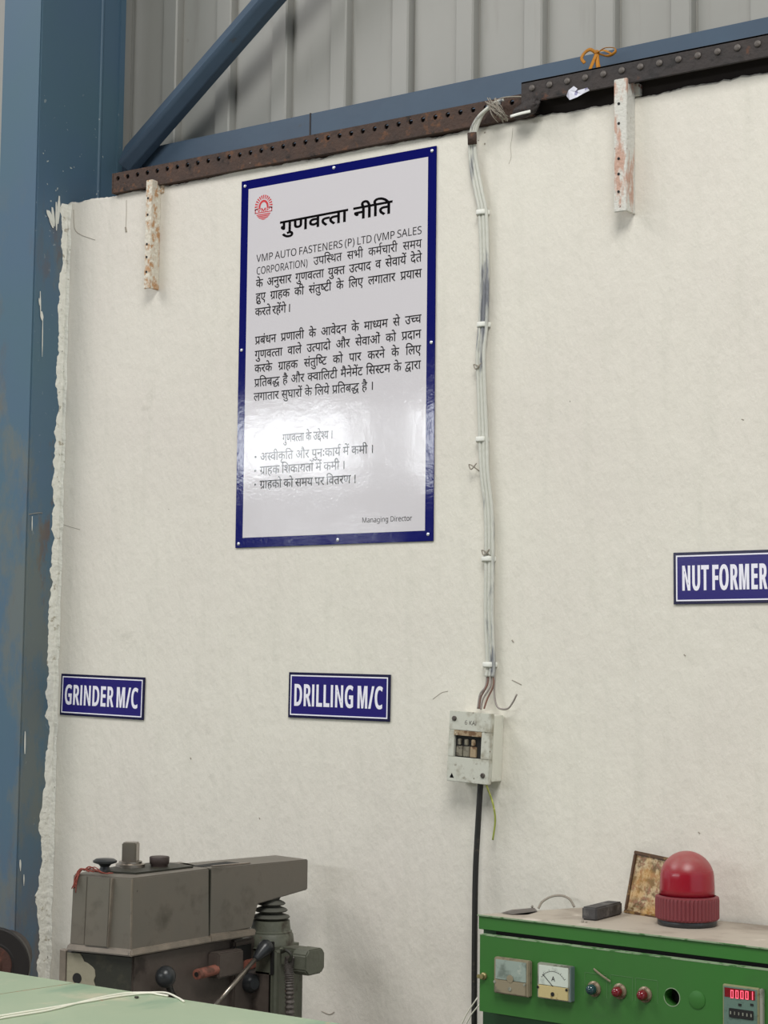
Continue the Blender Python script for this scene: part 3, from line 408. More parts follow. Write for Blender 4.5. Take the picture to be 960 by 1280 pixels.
482 178 -26 -20 -27 -17 -29 -16 -34 -12 -38 -8 -45 -2 -48 5 -42 13 -35 23 -26 29 -16 36 -5 42 1 18 3 17 5 17 7 16 9 15 12 14 -29 14 -26 18 -21 22 -17 25 -10 31 -3 35 5 38 13 33 23 28 30 22 34 14 40 4 33 -3 30 -9 26 -16 19 -21 12 -24 4 -28 -4 -31 -14 -29 -22 -28 -61 39 9 10 7 12 3 11 1 11 -2 15 -8 13 -14 11 -22 3 -18 -2 -16 -8 -14 -12 -11 -16 -7 -19 -2 -22 2 -20 5 -17 9 -14 11 -12 13 -10 16 -7 16 -5 17 -4 18 -3 21 4 21 3 23 1 12 0 12 -1 21 -2 -7 -70 -14 1 -14 0 -31 -2 -26 -7 -21 -12 -16 -15 -10 -20 -3 -23 3 -25 10 -20 16 -16 20 -11 24 -7 28 -2 34 2 30 8 26 12 23 15 21 17 19 18
122 189 -22 2 -20 6 -16 9 -14 14 -7 16 -3 19 2 18 6 14 10 12 13 8 15 5 18 2 18 -2 20 -6 14 -6 16 -10 19 -14 31 14 28 19 23 26 18 31 10 36 4 41 -3 35 -10 30 -16 24 -22 19 -26 11 -29 4 -27 -3 -19 -11 -11 -15 -4 -21 2 -16 8 -16 8 -12 13 -9 17 -9 22 -7 28 -5 34 -2 -17 -70 -57 8 -47 16 -37 24 -25 29 -16 33 -5 37 4 32 12 28 20 23 27 18 34 10 41 4 31 -2 29 -8 28 -12 26 -16 22 -22 18 -26 15 -30 8 -36 3 -40 -4 -45 -11 -42 -19 -41 -26 -36 -32 -30 -38 -25 30 -27 29 -29 28 -31 27 -31 24 -30 22 -30 -64 -44 -33 45 -31 40 -28 34 -28 29 -26 25 -25 22 -18 -3 -19 -1
409 286 37 -69 -27 -18 -28 -16 -28 -15 -31 -12 -37 -8 -41 -2 -26 2 -24 4 -22 8 -21 9 -18 12 -15 13 -15 19 -13 21 -9 24 -7 27 -4 33 -1 40 0 193 -79 0 0 71 391 0 0 -71 -186 0|262 217 26 2 25 6 16 6 16 6 15 8 -201 262 0 -138 0 -25 1 -22 2 -18 4 -22 6 -16 7 -14 10 -12 18 -13 25 -7
369 322 29 1 27 1 17 2 18 3 18 3 8 -72 -25 -4 -26 -3 -27 -1 -28 -1 -28 1 -30 2 -30 4 -30 6 -26 6 -24 7 -14 -8 -15 -8 -16 -8 29 -35 32 -36 36 -36 37 -36 39 -35 40 -33 -54 -54 -37 33 -35 33 -34 33 -31 33 -29 31 -27 30 -24 28 -20 25 -16 22 -13 19 -9 17 -5 13 -5 18 -1 17 4 18 11 18 12 9 16 6 21 2 23 -3 21 -8 11 -9 12 -11 10 -12 13 14 9 16 7 18 4 20 2 20 1 20 -1 28 -4 26 -5 22 -6 17 -201 0 0 71 403 0 0 -71 -122 0 7 -19 5 -21 4 -25 1 -28 -1 -27 -3 -24 -6 -22 -7 -20 -9 -17 -10 -15 35 -6 36 -4
172 -24 -47 67 268 162 0 346 -185 0 0 -317 -3 -23 -9 -18 -16 -11 -20 -4 -17 2 -18 7 -19 12 -17 15 -15 17 -14 19 -11 20 -6 19 -2 19 3 21 10 16 12 8 16 4 20 2 25 0 0 192 -127 0 0 71 578 0 0 -71 -104 0 0 -551 -81 0 0 122
45 53 169 100 -34 9 -28 13 -24 19 -15 19 -13 21 -9 24 -7 27 -4 33 -1 40 0 193 -79 0 0 71 583 0 0 -71 -104 0 0 -551 -81 0 0 193 -306 -206|398 551 -238 0 0 -182 0 -25 1 -22 2 -18 4 -22 5 -16 8 -14 10 -12 18 -13 24 -7 30 -3 26 2 25 6 24 11 23 13 20 15 18 16
-169 615 -14 49 -14 41 -13 35 -15 27 -15 21 -16 16 -18 11 -19 6 -22 2 -21 -1 -18 -4 -16 -4 -15 -5 -24 73 27 8 31 4 33 2 34 -3 32 -8 28 -15 25 -20 24 -30 21 -36 21 -47 20 -56 19 -66|-113 821 4 22 13 19 17 13 21 4 21 -4 19 -13 12 -19 4 -22 -4 -22 -12 -19 -19 -13 -21 -4 -21 4 -17 13 -13 19
170 551 0 -551 -81 0 0 551 -89 0 0 71 273 0 0 -71|90 615 -14 49 -14 41 -14 35 -14 27 -15 21 -16 16 -18 11 -19 6 -22 2 -21 -1 -18 -4 -16 -4 -15 -5 -24 73 27 8 31 4 33 2 34 -3 32 -8 27 -15 26 -20 24 -30 22 -36 20 -47 20 -56 19 -66|146 821 4 22 12 19 18 13 21 4 21 -4 18 -13 13 -19 4 -22 -4 -22 -13 -19 -18 -13 -21 -4 -21 4 -18 13 -12 19
227 -125 -36 2 -32 7 -30 12 -26 15 -22 19 -17 22 -14 24 -7 27 -3 30 4 37 11 33 18 29 25 23 30 19 35 13 -9 26 -6 28 -2 31 2 28 5 25 9 23 11 19 13 18 16 16 24 18 27 14 31 10 32 7 36 5 38 1 5 0 0 95 -395 0 0 71 634 0 0 -71 -158 0 0 -166 -49 0 -36 -1 -31 -2 -26 -4 -23 -6 -20 -7 -18 -10 -26 -24 -15 -31 -5 -38 4 -33 14 -29 21 -26 32 -19 41 -11 51 -4 9 0 12 1 -4 19 -1 16 2 21 7 17 12 12 14 8 16 4 16 2 26 -3 22 -8 17 -13 13 -17 7 -18 3 -19 -2 -20 -6 -17 -9 -13 -12 -12 -15 -9 -16 -8 84 -221 -69 -28 -57 160 -29 -31 -33 -27 -35 -26 -39 -19 -45 -12|119 34 4 -29 11 -24 18 -17 24 -11 25 -7 28 -2 28 2 27 6 25 11 23 14 22 16 20 18 20 20 17 20 17 21 -19 -2 -15 0 -32 1 -33 5 -33 7 -31 11 -29 14 -26 19 -25 -8 -21 -11 -19 -14 -14 -17 -9 -20
757 -138 -69 -28 -57 158 -22 -27 -24 -25 -27 -24 -29 -23 -32 -19 -34 -16 -37 -12 -39 -8 -42 -2 -55 4 -46 13 -37 21 -27 28 -16 32 -5 36 1 17 4 17 7 18 10 16 -39 13 -34 17 -28 21 -22 26 -14 32 -4 38 4 36 13 31 21 28 29 20 32 13 38 4 32 -3 27 -9 24 -15 19 -19 11 -23 4 -27 -2 -20 -6 -22 -7 -15 -10 -13 -12 -13 -59 38 15 18 5 21 -2 14 -7 13 -13 9 -21 3 -16 -2 -15 -7 -13 -12 -11 -15 -6 -17 -2 -20 2 -20 6 -16 11 -14 14 -11 16 -9 19 -7 19 -5 21 -4 21 -2 22 7 23 5 26 1 21 0 18 -2 -6 -68 -11 1 -11 0 -25 -2 -21 -5 -17 -10 -12 -12 -8 -15 -2 -18 3 -21 10 -18 15 -14 21 -9 24 -6 27 -2 52 5 48 16 45 26 41 34 39 40 36 46 -19 -2 -15 -1 -28 1 -29 4 -28 6 -29 8 -26 11 -25 15 -23 17 -20 21 -17 24 -12 28 -8 32 -2 36 2 28 5 25 8 23 11 19 13 18 16 16 24 18 27 14 30 10 33 7 36 5 39 1 4 0 0 95 -566 0 0 71 806 0 0 -71 -159 0 0 -166 -48 0 -37 -1 -31 -2 -27 -4 -22 -6 -20 -7 -17 -10 -14 -11 -11 -13 -10 -14 -6 -16 -5 -19 -1 -20 4 -33 14 -29 22 -26 32 -19 41 -11 51 -4 8 0 12 1 -3 19 -1 16 2 21 7 17 11 12 15 8 15 4 17 2 26 -3 21 -8 18 -13 12 -17 8 -18 2 -19 -2 -20 -5 -17 -9 -13 -13 -12 -14 -9 -17 -8
434 -169 -14 22 -13 23 -13 23 -12 22 -10 21 -9 19 -13 -2 -14 -1 -15 -1 -15 0 -39 2 -37 6 -36 10 -32 14 -28 19 -24 22 -18 28 -10 32 -4 36 4 38 11 34 18 30 -18 16 -17 17 -14 19 -11 22 -7 24 -2 26 2 26 8 22 12 18 15 15 16 11 17 8 19 6 21 4 23 2 27 1 113 0 0 86 -315 0 0 71 554 0 0 -71 -158 0 0 -157 -193 0 -27 -1 -17 -2 -12 -4 -10 -6 -11 -15 -4 -19 3 -21 10 -19 9 -12 11 -10 13 -10 35 14 39 9 43 3 18 0 20 -1 19 -2 13 -2 -5 -73 -19 3 -20 1 -22 1 -39 -3 -33 -9 -25 -16 -19 -20 -11 -23 -4 -27 3 -26 7 -22 13 -17 17 -13 19 -10 23 -6 23 -5 24 -2 23 -1 10 0 12 1 -4 19 -2 16 2 21 7 17 12 12 14 8 16 4 16 2 26 -3 22 -8 17 -13 13 -17 8 -18 2 -19 -2 -20 -4 -16 -8 -14 -10 -10 -13 -9 -14 -6 9 -17 10 -17 10 -17 12 -18 13 -20 16 -22
0 0 279 717 81 0 278 -717 -93 0 -86 221 -283 0 -85 -221|206 301 226 0 -80 216 -4 11 -6 18 -7 21 -7 23 -5 19 -5 15 -5 -20 -5 -21 -6 -19 -6 -19 -5 -15 -4 -13
389 -10 -69 5 -60 15 -53 25 -45 34 -36 43 -28 51 -21 59 -12 65 -4 71 4 69 14 64 21 57 31 52 39 42 47 36 55 25 62 16 70 5 72 -5 66 -14 59 -23 -36 -76 -23 10 -24 9 -26 8 -28 7 -30 4 -31 1 -71 -9 -61 -25 -49 -43 -37 -58 -22 -70 -7 -83 7 -83 20 -70 35 -58 47 -43 62 -25 75 -9 31 1 29 3 29 4 28 6 27 6 27 8 0 -78 -27 -9 -27 -7 -29 -6 -30 -4 -34 -2
97 0 0 714 220 0 69 -4 62 -14 56 -22 49 -31 40 -39 33 -48 24 -55 14 -64 5 -73 -11 -111 -33 -91 -55 -70 -74 -51 -91 -31 -109 -10|187 77 97 0 161 32 97 94 32 158 -8 87 -23 70 -39 52 -54 37 -66 23 -80 7 -117 0
97 0 0 714 399 0 0 -79 -309 0 0 -223 291 0 0 -78 -291 0 0 -255 309 0 0 -79
97 0 0 714 399 0 0 -79 -309 0 0 -253 290 0 0 -79 -290 0 0 -303
403 -10 -70 5 -62 15 -55 24 -47 34 -38 43 -31 51 -21 58 -14 65 -4 72 5 71 15 65 24 58 34 51 42 42 51 34 58 26 67 15 74 5 39 -1 38 -4 36 -6 35 -8 33 -11 32 -12 -34 -78 -26 11 -29 9 -31 9 -32 7 -32 4 -34 1 -79 -9 -67 -25 -54 -43 -39 -58 -24 -70 -8 -83 3 -54 9 -51 15 -46 22 -40 29 -34 36 -28 43 -20 52 -12 60 -4 30 1 26 1 24 3 21 4 20 4 19 4 0 212 -157 0 0 80 247 0 0 -350 -39 -12 -39 -9 -39 -7 -41 -5 -45 -3
95 0 0 714 92 0 0 -714
97 0 0 714 90 0 0 -352 21 23 20 22 20 23 21 23 20 22 21 23 193 216 105 0 -283 -311 294 -403 -106 0 -253 341 -73 -64 0 -277
97 0 0 714 90 0 0 -634 312 0 0 -80
97 0 0 714 133 0 220 -585 4 0 224 585 132 0 0 -714 -89 0 0 439 0 35 1 34 2 34 1 32 2 28 1 23 -4 0 -238 -625 -74 0 -235 626 -4 0 2 -23 2 -28 1 -33 1 -35 1 -37 0 -37 0 -433
97 0 0 714 104 0 381 -591 4 0 -1 20 -1 28 -2 22 0 23 -2 25 0 25 -1 23 0 22 0 403 84 0 0 -714 -105 0 -382 593 -4 0 2 -25 2 -29 2 -33 1 -35 1 -36 0 -36 0 -399
391 -10 -70 5 -61 15 -54 26 -44 35 -37 43 -28 51 -20 58 -12 65 -4 71 4 70 12 64 20 58 28 51 37 42 44 35 54 26 62 15 70 5 68 -5 60 -15 52 -25 45 -35 37 -43 28 -50 21 -59 13 -64 4 -71 -4 -71 -13 -64 -21 -59 -28 -50 -37 -43 -45 -35 -53 -26 -60 -15|391 68 74 9 59 25 45 44 31 58 19 70 6 84 -6 84 -19 70 -31 58 -45 42 -59 26 -73 8 -74 -8 -59 -26 -45 -42 -32 -58 -20 -70 -6 -84 6 -84 19 -70 32 -58 45 -44 59 -25
97 0 0 714 189 0 85 -6 68 -18 51 -31 36 -42 21 -51 7 -62 -3 -38 -9 -37 -14 -35 -22 -33 -30 -27 -38 -24 -46 -18 -57 -10 -66 -4 -82 0 0 -278|187 355 72 0 62 4 51 11 39 18 28 27 16 37 6 48 -5 42 -15 34 -24 27 -35 19 -46 11 -58 4 -91 0
97 0 0 714 197 0 81 -6 65 -16 50 -28 36 -40 21 -51 7 -62 -2 -36 -7 -32 -12 -27 -15 -24 -18 -20 -20 -16 -23 -14 -22 -12 -24 -10 196 -320 -105 0 -173 295 -142 0 0 -295|187 371 107 0 53 4 42 11 32 20 22 26 14 34 4 41 -5 42 -14 33 -23 24 -33 17 -43 10 -54 3 -102 0
247 -10 -39 1 -37 3 -35 5 -32 7 -28 8 -25 10 0 86 26 -10 30 -10 33 -9 37 -7 36 -5 38 -1 49 3 40 11 32 17 22 23 14 28 4 33 -2 22 -5 20 -8 17 -12 16 -18 14 -21 14 -28 14 -34 15 -40 15 -56 24 -46 27 -36 30 -25 36 -16 44 -5 51 3 36 10 33 16 29 22 24 27 21 32 17 36 12 39 8 43 2 38 -1 36 -4 34 -6 32 -8 29 -10 28 -11 -28 -77 -25 10 -27 9 -29 8 -29 6 -30 4 -31 1 -41 -3 -34 -10 -26 -16 -19 -21 -11 -25 -4 -29 2 -23 5 -20 8 -17 12 -15 16 -15 21 -13 25 -13 31 -14 36 -14 40 -16 35 -16 32 -17 26 -19 22 -21 18 -24 12 -27 8 -31 2 -35 -8 -59 -23 -49 -38 -40 -51 -29 -62 -18
233 0 0 635 -223 0 0 79 535 0 0 -79 -222 0 0 -635
362 -10 -82 8 -67 24 -53 40 -39 54 -23 64 -8 74 0 460 90 0 0 -463 5 -54 16 -45 25 -36 37 -27 47 -16 57 -5 59 6 47 17 35 29 24 37 14 44 5 51 0 462 89 0 0 -462 -3 -48 -10 -44 -17 -42 -24 -36 -30 -32 -38 -26 -44 -19 -52 -11
255 0 -255 714 94 0 161 -458 10 -29 9 -27 8 -26 7 -26 6 -24 5 -24 5 24 6 24 7 26 8 27 9 28 10 29 160 456 95 0 -255 -714
215 -10 -46 4 -40 13 -35 21 -27 31 -16 40 -5 50 7 49 21 41 35 33 50 25 64 16 80 7 91 3 0 32 -3 40 -10 31 -16 22 -22 14 -27 9 -33 3 -28 -1 -26 -5 -26 -6 -25 -9 -23 -10 -23 -10 -27 66 25 12 27 11 31 10 32 7 34 5 34 1 60 -5 48 -14 37 -24 26 -34 16 -46 5 -57 0 -365 -64 0 -17 76 -4 0 -24 -27 -24 -21 -25 -17 -29 -12 -36 -7|235 61 43 4 37 13 33 20 25 30 15 38 5 48 0 48 -79 -3 -60 -5 -46 -11 -32 -16 -22 -21 -13 -27 -4 -31 3 -27 9 -22 15 -17 21 -12 23 -7
300 -10 -46 3 -42 10 -38 16 -35 23 -29 30 -24 37 -17 44 -11 52 -3 60 4 62 11 54 18 45 25 38 29 30 36 23 39 16 43 10 46 3 27 -1 26 -3 26 -4 24 -7 20 -6 18 -8 -27 -73 -17 6 -19 6 -20 5 -21 4 -20 3 -19 1 -88 -23 -52 -67 -18 -113 4 -60 13 -49 21 -39 30 -29 38 -17 47 -6 28 1 26 3 23 5 22 6 21 8 19 8 0 -78 -19 -9 -19 -7 -22 -5 -23 -5 -26 -2
313 -10 -49 3 -45 11 -41 17 -36 24 -30 31 -24 38 -19 44 -10 50 -4 56 3 56 10 50 16 45 23 39 27 32 34 26 37 19 42 11 45 4 44 -3 39 -10 35 -17 31 -23 25 -28 20 -33 15 -39 9 -42 3 -47 0 -53 -367 0 6 -56 16 -46 24 -37 34 -26 42 -16 49 -5 33 1 30 3 28 5 26 8 27 9 28 11 0 -77 -27 -11 -27 -9 -27 -7 -28 -4 -32 -3|148 321 273 0 -3 43 -11 36 -17 32 -25 23 -33 14 -41 5 -39 -4 -33 -14 -27 -22 -22 -31 -14 -37
288 -10 -71 6 -59 16 -47 28 -34 39 -21 47 -7 56 2 31 7 29 12 25 15 23 18 21 21 18 23 16 25 15 25 13 -33 21 -29 25 -27 27 -20 30 -12 37 -4 41 3 35 9 31 16 26 21 24 25 19 30 15 33 11 37 7 39 2 59 -5 51 -15 44 -24 33 -34 20 -42 7 -51 -2 -27 -6 -25 -11 -23 -13 -20 -17 -19 -19 -17 -21 -16 -23 -15 -24 -13 28 -15 27 -15 25 -18 22 -18 20 -21 15 -22 12 -25 8 -28 2 -31 -7 -56 -21 -47 -36 -40 -47 -29 -57 -17|289 412 33 16 29 17 25 20 20 23 12 29 4 33 -4 31 -12 25 -19 20 -26 15 -31 9 -36 3 -34 -3 -31 -9 -25 -15 -20 -20 -12 -25 -4 -31 2 -23 6 -21 10 -18 13 -16 15 -14 19 -12 21 -12 22 -11|286 60 45 4 37 11 30 19 21 26 13 30 4 34 -5 33 -13 29 -23 24 -30 23 -37 20 -42 18 -16 6 -40 -20 -34 -21 -26 -24 -20 -26 -11 -30 -4 -35 4 -33 12 -29 21 -25 29 -19 38 -11
248 -10 -36 1 -34 3 -34 6 -30 8 -27 9 -24 12 0 83 26 -14 29 -11 32 -9 34 -7 33 -5 32 -1 49 4 43 13 35 20 27 30 17 39 5 48 -5 43 -14 36 -24 28 -34 21 -46 13 -56 4 -20 -1 -21 -1 -23 -3 -22 -3 -20 -4 -16 -3 -44 28 27 337 358 0 0 -80 -283 0 -17 -207 20 3 26 4 20 2 21 2 23 0 68 -6 59 -18 48 -31 36 -42 22 -51 7 -62 -8 -69 -23 -58 -40 -47 -53 -36 -65 -21
363 0 0 162 -342 0 0 75 336 481 91 0 0 -477 104 0 0 -79 -104 0 0 -162|107 241 256 0 0 225 0 33 1 29 0 26 2 24 1 24 1 22 -4 0 -6 -13 -6 -14 -8 -14 -12 -20 -11 -17
290 -240 -74 4 -64 11 -55 19 0 81 57 -23 66 -14 75 -5 43 5 36 13 30 23 21 30 14 37 4 43 0 21 0 15 1 20 1 19 1 12 -4 0 -42 -45 -56 -27 -68 -9 -64 8 -54 24 -44 41 -33 55 -19 68 -7 81 7 80 19 67 33 56 43 42 54 26 64 8 34 -2 32 -7 29 -11 27 -16 25 -20 21 -25 5 0 12 71 70 0 0 -545 -6 -70 -20 -58 -32 -45 -47 -32 -60 -20|289 62 49 5 39 14 30 25 21 34 12 47 4 59 0 21 -4 66 -13 53 -21 38 -30 27 -40 16 -49 5 -41 -6 -35 -18 -28 -30 -21 -40 -12 -51 -4 -61 4 -61 12 -50 20 -41 29 -29 35 -17
130 625 -20 3 -17 11 -11 17 -4 25 4 25 11 18 17 10 20 3 19 -3 17 -10 11 -18 4 -25 -4 -25 -11 -17 -17 -11|85 0 0 536 88 0 0 -536
85 0 0 536 71 0 13 -73 5 0 20 26 24 20 28 17 31 11 33 7 33 2 59 -5 48 -16 38 -25 27 -38 17 -50 5 -63 0 -349 -87 0 0 343 -13 72 -40 43 -67 14 -53 -6 -41 -16 -29 -28 -19 -38 -11 -48 -4 -58 0 -278
192 -10 -22 1 -24 1 -25 4 -19 4 0 75 27 -7 29 -5 32 -1 44 3 38 7 34 13 28 17 24 21 20 25 16 27 13 31 10 34 7 35 5 37 2 38 -6 0 -17 -22 -21 -19 -25 -17 -31 -14 -35 -8 -41 -3 -57 6 -50 19 -42 32 -31 42 -19 54 -6 63 3 48 10 43 15 38 22 33 26 28 32 22 36 16 40 10 44 3 44 -4 41 -11 38 -19 34 -27 29 -35 24 -42 18 -51 10 -59 4 -67 -2 -51 -4 -51 -8 -49 -11 -49 -16 -45 -21 -42 -27 -37 -34 -32 -39 -27 -48 -20 -55 -12|274 336 31 2 27 7 25 11 22 14 18 16 15 19 10 20 7 21 2 21 -2 29 -6 28 -9 28 -13 26 -17 24 -21 20 -25 16 -28 9 -32 3 -39 -5 -34 -13 -29 -23 -21 -32 -14 -42 -4 -51 4 -43 11 -36 18 -29 27 -22 34 -14
301 -10 -46 4 -42 10 -39 18 -34 26 -29 31 -24 39 -18 44 -10 51 -4 56 7 82 23 68 37 55 50 40 61 24 71 8 47 -4 43 -10 38 -18 35 -25 29 -32 24 -37 17 -45 11 -50 3 -56 -7 -82 -23 -69 -37 -55 -51 -41 -61 -24|303 63 49 6 40 19 30 30 21 42 13 50 4 59 -4 59 -13 49 -21 41 -30 30 -40 18 -50 6 -50 -6 -39 -18 -30 -30 -21 -41 -12 -49 -4 -59 4 -59 13 -50 21 -42 29 -30 40 -19
269 0 0 499 0 27 0 23 1 19 1 26 2 28 -15 -14 -14 -12 -9 -9 -11 -9 -13 -11 -76 -62 -46 59 193 150 73 0 0 -714
187 -158 -46 61 -37 67 -28 72 -20 75 -12 77 -4 80 4 80 12 79 20 77 28 73 37 68 46 63 83 0 -43 -65 -35 -69 -28 -73 -19 -76 -12 -77 -4 -79 4 -77 12 -76 19 -74 28 -73 35 -68 42 -65
31 -158 42 65 35 68 28 73 19 74 12 76 4 77 -4 79 -12 77 -19 76 -28 73 -35 69 -43 65 83 0 46 -63 37 -68 28 -73 20 -77 12 -79 4 -80 -4 -80 -12 -77 -20 -75 -28 -72 -37 -67 -46 -61
85 0 0 536 72 0 10 -98 4 0 19 28 22 25 26 23 29 18 32 10 36 4 16 0 17 -2 16 -1 14 -3 -11 -81 -14 3 -15 2 -15 2 -14 0 -27 -2 -25 -8 -25 -12 -22 -17 -20 -21 -16 -26 -11 -28 -8 -32 -2 -34 0 -286
136 0 293 634 -385 0 0 80 479 0 0 -68 -290 -646
298 -10 -44 4 -41 11 -38 19 -34 27 -29 34 -24 43 -19 51 -10 59 -4 67 2 51 4 51 7 49 12 49 16 45 22 42 26 37 34 32 39 27 47 20 55 12 63 4 22 0 24 -2 24 -3 18 -4 0 -75 -19 5 -21 4 -23 2 -23 1 -43 -3 -39 -7 -33 -13 -28 -17 -25 -21 -20 -25 -16 -28 -12 -31 -10 -33 -7 -35 -5 -37 -3 -39 6 0 17 22 22 20 25 17 30 14 35 8 40 3 58 -6 50 -19 42 -32 32 -42 19 -54 6 -64 -7 -69 -20 -59 -34 -48 -46 -36 -55 -21|297 64 39 5 34 13 29 22 22 32 13 42 4 52 -4 42 -11 36 -19 30 -27 22 -35 14 -42 4 -30 -2 -27 -7 -25 -11 -22 -14 -18 -16 -14 -19 -11 -20 -7 -21 -2 -21 2 -29 6 -28 9 -28 13 -27 17 -23 21 -20 25 -16 28 -9
10 0 266 714 86 0 -266 -714
249 -10 -27 2 -26 4 -24 8 -23 13 -19 16 -16 22 -12 27 -8 34 -2 40 0 312 -76 0 0 42 77 35 35 114 52 0 0 -123 155 0 0 -68 -155 0 0 -310 3 -30 7 -24 14 -18 17 -14 20 -7 23 -3 20 1 21 3 19 3 15 4 0 -67 -17 -6 -23 -6 -25 -3
241 -10 -36 1 -35 3 -33 4 -32 8 -30 10 -30 13 0 82 31 -14 32 -11 34 -10 34 -6 34 -5 32 -1 58 4 46 13 34 21 24 28 14 34 5 41 -6 41 -17 32 -30 24 -39 16 -49 10 -59 3 -69 0 0 75 70 0 54 4 44 12 36 21 25 27 15 33 5 38 -4 32 -12 27 -19 22 -26 15 -32 10 -37 3 -37 -2 -33 -6 -29 -9 -27 -12 -27 -15 -27 -16 -44 60 27 19 32 17 36 16 39 12 43 8 46 2 68 -6 56 -16 42 -28 31 -36 18 -43 6 -48 -4 -45 -14 -38 -22 -32 -30 -25 -36 -19 -42 -12 0 -4 52 -10 43 -18 33 -26 23 -32 14 -39 5 -44 -3 -40 -10 -37 -16 -34 -23 -29 -30 -26 -37 -20 -44 -15 -52 -9
48 0 0 73 187 189 34 35 30 32 27 29 23 28 18 27 15 27 11 28 6 30 2 31 -4 36 -12 30 -19 23 -26 17 -30 11 -35 3 -33 -2 -31 -6 -27 -10 -27 -14 -27 -16 -27 -20 -47 59 29 22 33 20 34 18 38 13 41 8 44 3 62 -6 53 -16 43 -28 32 -38 20 -47 6 -55 -3 -36 -7 -35 -13 -33 -17 -33 -22 -32 -25 -32 -29 -33 -32 -34 -35 -35 -149 -147 0 -4 361 0 0 -80
285 -10 -74 11 -59 32 -46 55 -31 73 -20 90 -6 107 3 74 7 66 13 58 19 50 25 42 32 34 38 24 46 14 53 5 73 -11 60 -32 46 -54 33 -72 19 -91 7 -107 -3 -73 -8 -66 -13 -59 -19 -50 -25 -42 -32 -34 -38 -24 -46 -15|285 65 48 8 38 24 29 41 19 56 11 74 4 90 -4 89 -11 73 -19 57 -29 41 -38 24 -48 8 -49 -8 -38 -24 -28 -41 -18 -57 -11 -73 -4 -89 4 -90 11 -73 18 -57 28 -41 38 -24'''.split('\n')
